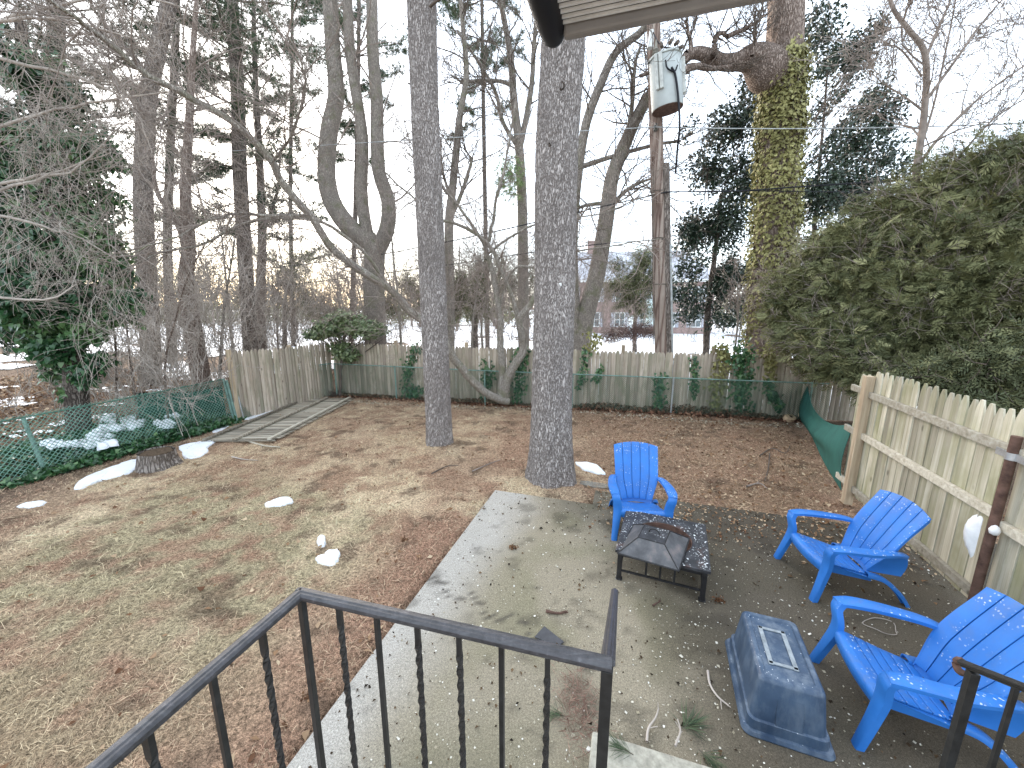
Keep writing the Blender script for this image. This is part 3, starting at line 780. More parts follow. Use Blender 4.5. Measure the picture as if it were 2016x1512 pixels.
M['tarp'] = mat_simple('green_mesh_cloth', (.03, .125, .105), .8, .25, var=.2, scale=3, bump=.2)
tag(tm.build('mesh_tarp', M['tarp'], smooth=60), 'dark green mesh cloth sagging between the far fence and the wooden post', 'tarp')

# ================================================================== RAILING, STEPS, EAVE
M['iron'] = mat_simple('painted_iron', (.016, .016, .016), .42, .5, var=.5, scale=30, bump=.25, bd=.002)
def iron_cap():
    t = NT('worn_handrail_paint'); v = t.coord(); n = t.noise(v, 40, 6, .7); st = t.noise(t.coord((3, 40, 40)), 2, 4)
    c = t.ramp(n, [(.35, (.024, .024, .026)), (.6, (.055, .052, .057)), (.78, (.14, .135, .14))])
    t.color(t.mix(t.range(st, .5, .7, 0, .35), c, (.12, .12, .125))); t.rough(.45, .5); t.bump(n, .2, .002); return t.m
M['cap'] = iron_cap()
RZ = 1.95
C1 = onz(592, 1168, RZ); C2 = onz(1196, 1306, RZ)
dfront = (C2 - C1) / np.linalg.norm(C2 - C1)
dback = -D1
def rail_cap(a, b, name, parent, w=.036, mat=None):
    """moulded cap: wide rounded top with a step below"""
    a = Vector(a); b = Vector(b); x = (b - a).normalized(); y = Vector((0, 0, 1)).cross(x).normalized(); z = x.cross(y)
    prof = [(-.5, -.10), (-.5, .12), (-.34, .28), (-.2, .30), (-.12, .38), (.12, .38), (.2, .30), (.34, .28), (.5, .12), (.5, -.10), (.30, -.18), (.30, -.42), (-.30, -.42), (-.30, -.18)]
    m = MB(); n = len(prof); vs_ = [p0 + y * (u * w) + z * (h * w) for p0 in (a, b) for u, h in prof]
    m._add(vs_, [tuple(range(n))[::-1], tuple(range(n, 2 * n))] + [(i, (i + 1) % n, n + (i + 1) % n, n + i) for i in range(n)])
    return m.build(name, mat or M['cap'], parent, bevel=.0012)
def twisted(a, b, w, mat, parent, name='twisted_baluster', turns=9):
    m = MB(); a = np.array(a); b = np.array(b); n = 64; v = []; f = []
    for i in range(n + 1):
        t = i / n; c = a + (b - a) * t; tw = turns * 2 * math.pi * min(1, max(0, (t - .06) / .88)) / 2
        for k in range(4): an = tw + math.pi / 4 + k * math.pi / 2; v.append((c[0] + w * .7071 * math.cos(an), c[1] + w * .7071 * math.sin(an), c[2]))
    for i in range(n):
        for k in range(4): k2 = (k + 1) % 4; f.append((i * 4 + k, i * 4 + k2, i * 4 + 4 + k2, i * 4 + 4 + k))
    f += [(3, 2, 1, 0), (n * 4, n * 4 + 1, n * 4 + 2, n * 4 + 3)]; m._add(v, f); return m.build(name, mat, parent)
def square_bar(a, b, w, mat, parent, name='baluster', rz=0):
    m = MB(); a = np.array(a); b = np.array(b); m.box((a + b) / 2, (w, w, abs(b[2] - a[2])), Matrix.Rotation(rz, 3, 'Z')); return m.build(name, mat, parent, bevel=.001)
rail = empty('porch_railing', C1, 0, 'black iron railing with twisted balusters along the porch edge in the foreground', 'railing')
PF = RZ - .90
rail_cap(C1 - dfront * .012, C2 + dfront * .01, 'handrail', rail)
CBk = C1 + dback * 1.6
rail_cap(C1 + dback * -.006, CBk, 'handrail', rail)
SE = C2 + D1 * 1.0; SE[2] = EYE - 1.395
rail_cap(C2 + np.array((0, 0, .001)), SE, 'handrail', rail, w=.034)
# balusters on the front run; photo shows seven gaps
xs_px = [665, 740, 820, 902, 987, 1078]
Lf = np.linalg.norm(C2 - C1)
for i, px in enumerate(xs_px):
    t = None
    for tt in np.linspace(0, 1, 400):
        q = C1 + (C2 - C1) * tt; xx = 1008 + FPX * q[0] / (q[1] * CP - (q[2] - EYE) * SP)
        if xx >= px: t = tt; break
    q = C1 + (C2 - C1) * t; top = (q[0], q[1], RZ - .014); bot = (q[0], q[1], PF)
    if i in (0, 2, 3, 5) and i != 99 and i in (0, 2, 3, 5): pass
    if i in (0, 2, 3): twisted(bot, top, .0135, M['iron'], rail)
    elif i == 5: twisted(bot, top, .0125, M['iron'], rail)
    else: square_bar(bot, top, .0125, M['iron'], rail, rz=-AZ)
for C_, w_, ex in ((C1, .017, 0), (C2, .026, -1.0)):
    square_bar((C_[0], C_[1], PF + ex * .4), (C_[0], C_[1], RZ - .012), w_, M['iron'], rail, name='post', rz=-AZ)
for k in range(1, 9):
    q = C1 + dback * (.125 * k + .0); top = (q[0], q[1], RZ - .014); bot = (q[0], q[1], PF)
    if k % 2: twisted(bot, top, .0135, M['iron'], rail)
    else: square_bar(bot, top, .0130, M['iron'], rail, rz=-AZ)
rail_cap(C1 - np.array((0, 0, .82)), C2 - np.array((0, 0, .82)), 'bottom_rail', rail, w=.022, mat=M['iron'])
rail_cap(C1 - np.array((0, 0, .82)), CBk - np.array((0, 0, .82)), 'bottom_rail', rail, w=.022, mat=M['iron'])
# newel under the lower end of the stair rail and balusters down the stair
q = C2 + D1 * .97; square_bar((q[0], q[1], .17), (q[0], q[1], SE[2] - .0), .024, M['iron'], rail, name='post', rz=-AZ)
reparent(rail)
# right-hand stair rail
RR0 = SE + D2 * 1.34 - D1 * .02; RR0 = np.array((1.765, 1.285, 1.375)); RR1 = RR0 - D1 * .9 + np.array((0, 0, .53))
r2 = empty('stair_railing', RR0, 0, 'lower end of the right stair handrail in front of the nearest blue chair', 'railing')
rail_cap(RR0, RR1, 'handrail', r2, w=.034, mat=M['iron'])
cl = MB(); pts = []
for a in np.linspace(0, 1.35 * math.pi, 14):
    rr = .030 * (1 - a / 7); pts.append((RR0[0] + D1[0] * (rr * math.sin(a)), RR0[1] + D1[1] * (rr * math.sin(a)), RR0[2] - .026 + rr * math.cos(a)))
cl.tube(pts, .013, 10).build('scroll', M['rust'], r2, smooth=50)
q = RR0 - D1 * .05; square_bar((q[0], q[1], .17), (q[0], q[1], RR0[2] + .01), .028, M['iron'], r2, name='post', rz=-AZ)
q = RR0 - D1 * .20; square_bar((q[0], q[1], .5), (q[0], q[1], RR0[2] + .11), .014, M['iron'], r2, rz=-AZ)
q = RR0 - D1 * .33; square_bar((q[0], q[1], .5), (q[0], q[1], RR0[2] + .19), .014, M['iron'], r2, rz=-AZ)
reparent(r2)
# porch block and steps
M['step'] = mat_simple('step_concrete', (.36, .34, .28), .85, .2, var=.3, scale=30, bump=.5, bd=.003)
st = empty('porch_steps', (0, 0, 0), 0, 'pale concrete porch steps going down beside the railing', 'steps')
SC = onz(1166, 1437, .18)      # front left corner of the lowest tread
def step_box(back0, back1, z0, z1, name):
    a = SC - D1 * back0; b = SC - D1 * back1; wd = D2 * 1.42
    m = MB(); m.poly([b, b + wd, a + wd, a], z0, z1); return m.build(name, M['step'], st, bevel=.012)
step_box(0, .52, -.08, .18, 'step'); step_box(.50, .80, -.08, .36, 'step'); step_box(.78, 1.08, -.08, .54, 'step'); step_box(1.06, 1.36, -.08, .72, 'step'); step_box(1.34, 1.7, -.08, .90, 'step')
# porch deck under the camera (outside the frame, closes the place)
dk = MB(); a = C1 + D1 * .06 - D2 * .06; dk.poly([a - D1 * 2.2, C2 + D2 * 1.7 - D1 * 2.3, C2 + D2 * 1.7 - D1 * .30, C2 + D2 * .0 - D1 * .12], -.08, PF - .02)
# eave: fascia along the house, corrugated soffit, dark gutter end
ev = empty('porch_awning', (0, 0, 0), 0, 'corner of a pale corrugated porch awning with grey fascia overhead', 'awning')
EZ = EYE + .75
E0 = onz(1112, 84, EZ)
M['fascia'] = mat_simple('grey_fascia', (.30, .295, .29), .5, .4, var=.12, scale=5, bump=.05)
M['soffit'] = mat_simple('chipped_white_soffit', (.78, .83, .86), .7, .3, var=.14, scale=22, bump=.2)
M['gap_dark'] = mat_simple('dark_gap_backing', (.09, .08, .06), .9, .1)
m = MB(); a = E0; b = E0 + D2 * 3.2; m.poly([a, b, b - D1 * .03, a - D1 * .03], EZ, EZ + .15); m.build('fascia', M['fascia'], ev, bevel=.008)
# corrugated soffit strips run parallel to the fascia
for k in range(30):
    o1 = E0 - D1 * (.033 + k * .021); m = MB(); a = o1 + D2 * -.0; b = o1 + D2 * 3.2
    n_ = 5; P = np.zeros((2, n_, 3))
    for j in range(n_):
        ph = j / (n_ - 1); h_ = .006 * math.sin(math.pi * ph) 
        for i_, q in enumerate((a, b)): P[i_, j] = (q[0] - D1[0] * .0155 * ph, q[1] - D1[1] * .0155 * ph, EZ + .028 - h_)
    m.sheet(P, .003); m.build('soffit_strip', M['soffit'], ev, smooth=60)
m = MB(); a = E0 - D1 * .034; m.poly([a, a + D2 * 3.2, a + D2 * 3.2 - D1 * .62, a - D1 * .62], EZ + .034, EZ + .05); m.build('backing_board', M['gap_dark'], ev, bevel=.002)  # dark board added above the strips: blocks the sky, darkens the gaps like shaded grooves
ge = MB(); base_ = E0 - D2 * .035
ZC = EZ + .03
prof = []; L_ = 1.0
pts = [base_ + D1 * .028, base_ + D1 * .02, base_ - D1 * .0, base_ - D1 * .05, base_ - D1 * .5, base_ - D1 * .9]
rad = [.006, .028, .036, .038, .038, .038]
ge.tube([(p_[0], p_[1], ZC) for p_ in pts], rad, 20)
M['black'] = mat_simple('black_rubber', (.012, .013, .018), .6, .3, var=.2, bump=0)
ge.build('end_trim', M['black'], ev, smooth=60)
reparent(ev)

# ================================================================== FURNITURE
def plastic_blue():
    t = NT('blue_plastic'); v = t.coord(); n = t.noise(v, 3, 4); up = t.sepn(2)
    base = t.ramp(n, [(.3, (.018, .135, .45)), (.7, (.032, .19, .58))])
    vo = t.voro(t.mix(.03, v, t.noise(v, 30, 3, out='Color')), 40); sp = t.range(vo, .17, .27, 1, 0); msk = t.range(t.noise(v, 5, 3), .48, .60)
    upm = t.range(up, .25, .6); f = t.math('MULTIPLY', t.math('MULTIPLY', sp, msk), upm, True)
    base = t.mix(t.math('MULTIPLY', t.range(t.noise(v, 14, 5), .5, .7, 0, .35), upm), base, (.10, .15, .25))
    t.color(t.mix(f, base, (.62, .68, .72))); t.rough(t.range(n, .3, .7, .38, .6), .4); t.bump(t.noise(v, 120, 3), .08, .001); return t.m
M['blue'] = plastic_blue()
def back_curve(t, u):
    """t 0..1 up the backrest, u -1..1 across -> local point (y is forward)"""
    w = .185 + .075 * sstep(0, .45, t) + .03 * t
    z = .235 + .70 * t - .045 * u * u * sstep(.5, 1, t); y = -.13 - .30 * t - .05 * t * t + .045 * u * u * (1 - .3 * t)
    return np.array((w * u, y, z))
def sheet_fn(fn, us, vs, th): 
    P = np.array([[fn(u, v) for v in vs] for u in us]); m = MB(); m.sheet(P, th); return m
def channel(path, half, depth, widthvec, th=.006):
    """inverted-U section swept on a path: path (k,3); widthvec (3) across; section hangs along -normal"""
    P = catmull(path, 16); k = len(P); t = np.gradient(P, axis=0); t /= np.linalg.norm(t, axis=1, keepdims=True)
    w = np.array(widthvec, float); out = np.zeros((7, k, 3)); hw = np.interp(np.linspace(0, 1, k), np.linspace(0, 1, len(half)), half)
    for i in range(k):
        ww = w - w.dot(t[i]) * t[i]; ww /= np.linalg.norm(ww); n = np.cross(ww, t[i]); n = n if (n[2] > 0 or (abs(n[2]) < .5 and n[1] > 0)) else -n
        for j, (a, b) in enumerate(((-1, -depth), (-1, -.006), (-.8, 0), (0, .002), (.8, 0), (1, -.006), (1, -depth))):
            out[j, i] = P[i] + ww * hw[i] * a + n * b
    m = MB(); m.sheet(out, th); return m
def make_chair(loc, ang, label):
    c = empty('adirondack_chair', loc, ang, label, 'chair', 'blue plastic chairs on the patio')
    def put(m, name, **k): return m.build(name, M['blue'], c, **k)
    for i in range(5):
        a, b = -1 + .4 * i + .012, -1 + .4 * (i + 1) - .012
        rim = lambda u, v, a=a, b=b: back_curve(v, a + (b - a) * u)
        def f(u, v, a=a, b=b):
            q = back_curve(v, a + (b - a) * u); q[1] += .003 * math.sin(math.pi * u); return q
        put(sheet_fn(f, np.linspace(0, 1, 5), np.linspace(.06, 1, 14), -.014), 'back_slat', bevel=.003, smooth=45)
    put(sheet_fn(lambda u, v: back_curve(v, u) + np.array((0, -.016, -.004)), np.linspace(-.985, .985, 12), np.linspace(.0, .965, 12), -.007), 'back_panel', smooth=60)
    # seat slats
    for i in range(6):
        y1 = .30 - i * .072; y0 = y1 - .066
        def f(u, v, y0=y0, y1=y1):
            y = y0 + (y1 - y0) * v; wd = .255 - .05 * (.30 - y) / .45; t_ = (.30 - y) / .43
            z = .365 - .125 * t_ - .014 * (1 - (u) ** 2) + .0; return np.array((u * wd, y, z))
        put(sheet_fn(f, np.linspace(-1, 1, 8), np.linspace(0, 1, 4), .012), 'seat_slat', bevel=.003, smooth=45)
    put(sheet_fn(lambda u, v: np.array((u * .25, .29 - .415 * v, .365 - .02 - .125 * (.01 + .415 * v) / .43 - .014 * (1 - u * u))), np.linspace(-1, 1, 5), np.linspace(0, 1, 5), .005), 'seat_panel', smooth=60)
    ap = np.zeros((9, 6, 3))
    for i, u in enumerate(np.linspace(-1, 1, 9)):
        for j, (y, z) in enumerate(((.303, .364), (.335, .362), (.353, .345), (.358, .315), (.352, .285), (.345, .265))):
            ap[i, j] = (u * .262, y - .015 * u * u, z - .012 * (1 - u * u))
    m = MB(); m.sheet(ap, .01); put(m, 'front_apron', smooth=50)
    for s_ in (-1, 1):
        put(channel([(s_ * .245, -.355, .50), (s_ * .30, -.22, .545), (s_ * .335, .0, .560), (s_ * .335, .22, .572), (s_ * .325, .335, .560)], [.03, .042, .052, .055, .045], .03, (1, 0, 0)), 'armrest', smooth=50)
        put(channel([(s_ * .326, .325, .562), (s_ * .315, .352, .50), (s_ * .292, .338, .37), (s_ * .305, .375, .20), (s_ * .325, .43, 0)], [.046, .047, .05, .040, .032], .045, (1, 0, 0)), 'front_leg', smooth=50)
        put(channel([(s_ * .225, -.08, .27), (s_ * .245, -.22, .235), (s_ * .27, -.35, .12), (s_ * .285, -.43, 0)], [.03, .03, .028, .025], .03, (1, 0, 0)), 'rear_leg', smooth=50)
        m = MB(); P = np.zeros((6, 2, 3))
        for i, t in enumerate(np.linspace(0, 1, 6)):
            P[i, 0] = (s_ * (.262 - .05 * t), .33 - .47 * t, .355 - .13 * t); P[i, 1] = P[i, 0] + np.array((0, 0, -.07 + .02 * t))
        m.sheet(P, .008 * s_); put(m, 'side_rail', smooth=60)
        m = MB(); P = np.zeros((8, 2, 3))
        for i, t in enumerate(np.linspace(0, 1, 8)):
            P[i, 0] = np.array((s_ * (.25 + .01 * t), -.36 + .02 * t, .50 - .22 * t)) + np.array((0, -.03 * math.sin(math.pi * t), 0)); P[i, 1] = back_curve(.40 - .36 * t, s_ * .97)
        m.sheet(P, .007 * s_); put(m, 'arm_bracket', smooth=60)
    return c
def face_ang(f): return math.atan2(-f[0], f[1])       # local +y -> f
make_chair((1.60, 4.56, .0), face_ang((-.15, -.99)), 'blue plastic slatted chair behind the fire pit table, facing the camera')
make_chair((3.30, 3.50, .0), face_ang((-1, .13)), 'blue plastic slatted chair in the middle right, its back against the plank fence')
make_chair((2.68, 2.17, .0), face_ang((-.954, .298)), 'nearest blue plastic slatted chair, cut by the frame at the lower right')

# ---- fire pit table
def mat_pit():
    t = NT('weathered_black_metal'); v = t.coord(); n = t.noise(v, 9, 6, .7); up = t.sepn(2)
    c = t.ramp(n, [(.3, (.018, .018, .02)), (.55, (.045, .045, .05)), (.75, (.11, .11, .115))])
    c = t.mix(t.range(t.noise(v, 5, 5), .56, .68, 0, .6), c, (.11, .055, .04))
    vo = t.voro(t.mix(.04, v, t.noise(v, 30, 3, out='Color')), 38); sp = t.range(vo, .20, .32, 1, 0); msk = t.range(t.noise(v, 5, 3), .44, .58)
    f = t.math('MULTIPLY', t.math('MULTIPLY', sp, msk), t.range(up, .5, .8), True)
    t.color(t.mix(f, c, (.60, .62, .62))); t.rough(.5, .5); t.b.inputs['Metallic'].default_value = .3; t.bump(n, .3, .003); return t.m
M['pit'] = mat_pit()
M['black_metal'] = mat_simple('black_metal', (.022, .021, .022), .5, .5, metal=.3, var=.5, scale=15)
PTH = math.atan2(-.39, .92)
fp = empty('fire_pit_table', (1.60, 3.74, 0), PTH, 'low square black metal fire pit table with pale specks, beside the farthest blue chair', 'fire pit')
TZ, HS, RB_ = .345, .43, .285
m = MB(); n = 48; v = []; f = []
ring = []
for k in range(n):
    a = 2 * math.pi * k / n; c_, s_ = math.cos(a), math.sin(a); q = HS / max(abs(c_), abs(s_)); ring.append((c_, s_, q))
def lay(rf, z): return [((c_ * (q if rf == 'sq' else rf)), (s_ * (q if rf == 'sq' else rf)), z) for c_, s_, q in ring]
L4 = [lay('sq', TZ - .028), lay('sq', TZ), [(x * .985, y * .985, TZ + .004) for x, y, z in lay('sq', TZ)], lay(RB_ + .012, TZ + .004), lay(RB_, TZ - .004), lay(RB_, TZ - .028)]
for l in L4: v += l
for j in range(len(L4)):
    for k in range(n):
        k2 = (k + 1) % n; a, b = j * n, ((j + 1) % len(L4)) * n; f.append((a + k, a + k2, b + k2, b + k))
m._add(v, f); m.build('table_top', M['pit'], fp)
m = MB(); m.lathe((0, 0, 0), [(.09, .10), (.17, .115), (.24, .17), (.275, .26), (.284, TZ - .006), (.276, TZ - .006), (.266, .26), (.232, .178), (.165, .124), (.05, .11)], 40)
m.build('fire_bowl', M['rust'], fp, smooth=50)
m = MB()
for k in range(14):
    a = random.uniform(0, 6.28); r_ = random.uniform(0, .15); l_ = random.uniform(.06, .13); d = random.uniform(0, 3.14)
    x, y = r_ * math.cos(a), r_ * math.sin(a); m.beam((x - l_ * math.cos(d), y - l_ * math.sin(d), .16 + k * .006), (x + l_ * math.cos(d), y + l_ * math.sin(d), .17 + k * .006), .025, .025)
M['char'] = mat_simple('charred_wood', (.03, .025, .022), .95, .1, var=.6, scale=30, bump=.5)
m.build('ash', M['char'], fp)
for sx_ in (-1, 1):
    for sy_ in (-1, 1):
        m = MB(); m.box((sx_ * .385, sy_ * .385, (TZ - .028) / 2), (.045, .045, TZ - .03)); m.box((sx_ * .385, sy_ * .385, .006), (.062, .062, .012)); m.build('leg', M['black_metal'], fp, bevel=.003)
for (x, y, rx, ry) in ((0, -.385, .74, .02), (0, .385, .74, .02), (-.385, 0, .02, .74), (.385, 0, .02, .74)):
    m = MB(); m.box((x, y, TZ - .055), (rx, ry, .05)); m.build('apron', M['black_metal'], fp, bevel=.002)
    m = MB(); m.box((x, y, .10), (rx, ry, .018)); m.build('stretcher', M['black_metal'], fp, bevel=.002)
    for s_ in (-.13, 0, .13):
        m = MB(); m.box((x + (s_ if rx > .1 else 0), y + (s_ if ry > .1 else 0), .20), (.02, .014, .2) if rx > .1 else (.014, .02, .2)); m.build('side_bar', M['black_metal'], fp)
n = 520; a = RG.uniform(-.42, .42, n); b = RG.uniform(-.42, .42, n); k = (np.hypot(a, b) > RB_ + .015) & (RG.uniform(0, 1, n) < .35 + .8 * (a + b + .3)); C = np.stack([a, b, np.full(n, TZ + .008)], 1)[k]
fk = scatter('pale_flecks', [tmpl_leaf(.8, .05)], C, RG.gamma(2.5, .004, len(C)) + .004, rand_rot(len(C), up=(0, 0, 3)), mat_leaf('white_flecks', (.5, .52, .52), (.65, .67, .67), (.8, .82, .82)), fp); fk['kind'] = 'stuff'
# screen lid, shoved askew
ld = empty('screen_lid', (0, 0, 0), 0, 'dusty black wire mesh lid sitting crooked on the fire pit table', 'lid')
LZ = TZ + .012
lc = np.array((1.44, 3.56)); la = PTH - .17
ld.location = (lc[0], lc[1], LZ); ld.rotation_euler = (R(2.0), R(-3), la)
hb, ht, zh = .285, .125, .13
cr = lambda h_, z: [(-h_, -h_, z), (h_, -h_, z), (h_, h_, z), (-h_, h_, z)]
bt, tp_ = cr(hb, 0), cr(ht, zh)
def mat_mesh():
    t = NT('dusty_wire_mesh'); v = t.coord(); n = t.noise(v, 7, 5)
    c = t.ramp(n, [(.3, (.06, .06, .063)), (.55, (.12, .12, .125)), (.75, (.24, .20, .19))]); t.color(c); t.rough(.6, .4)
    w = t.n.new('ShaderNodeTexWave'); w.inputs['Scale'].default_value = 90; t.link(v, w.inputs[0]); t.bump(w.outputs['Fac'], .4, .002)
    t.b.inputs['Alpha'].default_value = .86; return t.m
M['mesh'] = mat_mesh()
for i in range(4):
    j = (i + 1) % 4; m = MB(); P = np.zeros((7, 5, 3))
    for a in range(7):
        for b in range(5):
            lo = np.array(bt[i]) * (1 - a / 6) + np.array(bt[j]) * a / 6; hi = np.array(tp_[i]) * (1 - a / 6) + np.array(tp_[j]) * a / 6; P[a, b] = lo * (1 - b / 4) + hi * b / 4
    m.sheet(P, .003); m.build('mesh_panel', M['mesh'], ld)
    m = MB(); m.tube([bt[i], bt[j]], .008, 6); m.tube([bt[i], tp_[i]], .006, 6); m.tube([tp_[i], tp_[j]], .006, 6); m.build('frame_bar', M['black_metal'], ld, smooth=50)
m = MB(); m.box((0, 0, zh), (ht * 2, ht * 2, .004)); m.build('cap_plate', M['pit'], ld)
m = MB(); m.tube([(.0 + .05 * math.cos(a), 0, zh + .01 + .045 * math.sin(a)) for a in np.linspace(0, math.pi, 9)], .006, 8); m.build('handle', M['black_metal'], ld, smooth=50)

# ---- upturned storage tote
def mat_tote():
    t = NT('grey_blue_plastic'); v = t.coord(); n = t.noise(v, 5, 5); up = t.sepn(2)
    c = t.ramp(n, [(.3, (.024, .046, .085)), (.7, (.048, .085, .145))])
    dust = t.math('MULTIPLY', t.range(t.noise(t.coord((1, 1, .4)), 11, 6, .7), .45, .7), t.range(up, -.2, .9, .12, .55)); c = t.mix(dust, c, (.24, .28, .32))
    sp = t.range(t.voro(v, 42), .1, .17, 1, 0); f = t.math('MULTIPLY', t.math('MULTIPLY', sp, t.range(t.noise(v, 5, 3), .5, .58)), t.range(up, .5, .8), True)
    t.color(t.mix(f, c, (.6, .64, .68))); t.rough(.42, .5); t.bump(t.noise(v, 60, 3), .1, .001); return t.m
M['tote'] = mat_tote()
to = empty('storage_tote', (1.885, 2.335, 0), R(-20.5), 'upturned dark grey-blue plastic storage tote lying on the patio, dusty on top', 'tote')
def rrect(hx, hy, r, z, notch=0.0, n=6):
    pts = []
    for (cx, cy, a0) in ((hx - r, hy - r, 0), (-hx + r, hy - r, 90), (-hx + r, -hy + r, 180), (hx - r, -hy + r, 270)):
        for k in range(n + 1):
            a = R(a0 + 90 * k / n); pts.append((cx + r * math.cos(a), cy + r * math.sin(a), z))
    return pts
def loft(name, rings, mat, parent, caps=(True, True), smooth=35, bevel=0):
    m = MB(); n = len(rings[0]); v = [p for r_ in rings for p in r_]
    f = [(j * n + i, j * n + (i + 1) % n, (j + 1) * n + (i + 1) % n, (j + 1) * n + i) for j in range(len(rings) - 1) for i in range(n)]
    if caps[0]: f.append(tuple(range(n))[::-1])
    if caps[1]: f.append(tuple((len(rings) - 1) * n + i for i in range(n)))
    m._add(v, f); return m.build(name, mat, parent, smooth=smooth, bevel=bevel)
TH = .385
loft('body', [rrect(.232, .372, .05, .02), rrect(.226, .366, .05, .10), rrect(.212, .350, .05, .105), rrect(.186, .318, .045, TH - .028), rrect(.180, .311, .04, TH - .012), rrect(.166, .297, .035, TH), rrect(.140, .268, .03, TH), rrect(.134, .262, .028, TH - .012)], M['tote'], to)
loft('rim', [rrect(.256, .396, .06, .0), rrect(.260, .400, .06, .012), rrect(.250, .390, .06, .034), rrect(.234, .374, .055, .036)], M['tote'], to)
m = MB()
for (x, y, w_, h_) in ((-.085, 0, .028, .34), (.06, .0, .028, .34), (-.012, -.155, .17, .022), (-.012, .158, .17, .022)): m.box((x, y, TH - .006), (w_, h_, .008))
M['tote_pale'] = mat_simple('scuffed_plastic', (.26, .29, .31), .5, .4, var=.3, scale=20)
m.build('base_rib', M['tote_pale'], to, bevel=.002)
def side_rib(x, y, nx_, ny_, w):      # vertical relief panel on a wall
    m = MB(); bx = (x, y)
    P = np.zeros((2, 2, 3)); tx, ty = -ny_, nx_
    for i, s_ in enumerate((-1, 1)):
        for j, (d, z) in enumerate(((.0, .045), (-.062 * (.8 if abs(ny_) else 1) , TH - .06))):
            P[i, j] = (x + tx * s_ * w + nx_ * (d + .012), y + ty * s_ * w + ny_ * (d + .012), z)
    m.sheet(P, .02); m.build('side_rib', M['tote'], to, bevel=.004)
side_rib(0, -.358, 0, -1, .075); side_rib(0, .358, 0, 1, .075)
for y in (-.17, .17): side_rib(-.215, y, -1, 0, .06); side_rib(.215, y, 1, 0, .06)

# ---- fallen picket panel lying on the lawn
fa = ong(532, 872); fb = ong(690, 787); fc = ong(425, 858)
fn = empty('fallen_fence_panel', fa, 0, 'broken picket fence panel lying flat on the lawn edge at the left, rails upward', 'fence panel')
fd = fb - fa; fd[2] = 0; FLn = np.linalg.norm(fd); fd /= FLn; fo = np.array((-fd[1], fd[0], 0))
PKF = [picket_mesh('picket', w, 1.0, M['fallen'], .012, .05, tipw=.3) for w in (.10, .094)]
nP = int(FLn / .112)
for i in range(nP):
    p = fa + fd * (.112 * (i + .5)) - fo * (.12 + random.uniform(-.01, .01)); o = link('picket', random.choice(PKF), fn)
    o.location = (p[0], p[1], gh(p[0], p[1]) + .045 + random.gauss(0, .004)); 
    # lie flat: local z -> -fo (tips towards the viewer) mirrored
    zc = Vector(-fo); 
    xa = Vector(fd); ya = zc.cross(xa); mm = Matrix((xa, ya, zc)).transposed()
    mm = mm @ Matrix.Rotation(random.gauss(0, .015), 3, 'Y'); o.rotation_euler = mm.to_euler(); o.location = Vector(o.location) + Vector(fo) * 1.62; o.scale = (1, 1, 1.62)
for k_, s_ in enumerate((.02, .78, 1.42)):
    a = fa + fo * s_; b = fb + fo * s_ ; za = gh(a[0], a[1]) + .085; zb3 = gh(b[0], b[1]) + .085
    MB().beam((a[0], a[1], za), (b[0], b[1], zb3), .075, .045).build('rail', M['fallen'] if k_ else M['rail'], fn, bevel=.005)
reparent(fn)

# ---- small things on the ground
def snow_patch(px_pts, label, th=.035):
    pts = [ong(x, y) for x, y in px_pts]; c = np.mean(pts, axis=0); n = len(pts)
    # smooth closed outline
    out = []
    for i in range(n):
        p0, p1, p2, p3 = pts[i - 1], pts[i], pts[(i + 1) % n], pts[(i + 2) % n]
        for f in (0, .25, .5, .75): out.append(.5 * ((2 * p1) + (-p0 + p2) * f + (2 * p0 - 5 * p1 + 4 * p2 - p3) * f * f + (-p0 + 3 * p1 - 3 * p2 + p3) * f ** 3))
    out = np.array(out); out += RG.normal(0, .008, out.shape); N = len(out); v = []; f = []
    rings = [(1.0, -.02), (.985, th * .45), (.93, th * .8), (.8, th), (.5, th * 1.1), (.2, th * 1.2)]
    for (s_, h_) in rings:
        for q in out:
            w = c + (q - c) * s_; v.append((w[0], w[1], yard_h(w[0], w[1]) + h_ + (fbm(w[0] * 14, w[1] * 14, 5) - .5) * .025))
    for j in range(len(rings) - 1):
        for i in range(N): f.append((j * N + i, j * N + (i + 1) % N, (j + 1) * N + (i + 1) % N, (j + 1) * N + i))
    f.append(tuple((len(rings) - 1) * N + i for i in range(N))); m = MB(); m._add(v, f)
    return tag(m.build('snow_patch', M['snow'], smooth=60), label, 'snow patch', 'melting snow patches in the yard')
snow_patch([(145, 962), (175, 935), (215, 922), (250, 908), (281, 903), (268, 925), (235, 938), (195, 948), (165, 962)], 'longest thin snow patch, lying left of the tree stump')
snow_patch([(352, 880), (385, 872), (430, 866), (412, 880), (408, 892), (385, 903), (362, 904), (358, 890)], 'snow patch just right of the tree stump')
snow_patch([(286, 925), (318, 914), (345, 913), (330, 920), (300, 927)], 'small flat snow patch below the tree stump', .02)
snow_patch([(34, 998), (60, 988), (92, 986), (78, 996), (48, 1001)], 'small snow patch at the left edge of the lawn, farthest left', .02)
snow_patch([(520, 994), (545, 984), (570, 978), (579, 988), (560, 996), (530, 1000)], 'isolated snow patch in the middle of the lawn', .03)
snow_patch([(623, 1098), (638, 1092), (648, 1084), (668, 1083), (666, 1108), (648, 1116), (625, 1110)], 'bright snow patch nearest the patio, shaped like a paper scrap', .03)
snow_patch([(626, 1068), (630, 1056), (640, 1060), (639, 1074), (630, 1077)], 'tiny upright lump of snow just above the brightest snow patch', .05)
snow_patch([(1132, 912), (1150, 911), (1175, 918), (1192, 935), (1180, 937), (1158, 932), (1148, 930)], 'snow patch between the big pine trunk and the first blue chair', .03)
snow_patch([(480, 826), (520, 806), (566, 800), (545, 812), (500, 824)], 'snow strip behind the fallen fence panel', .03)
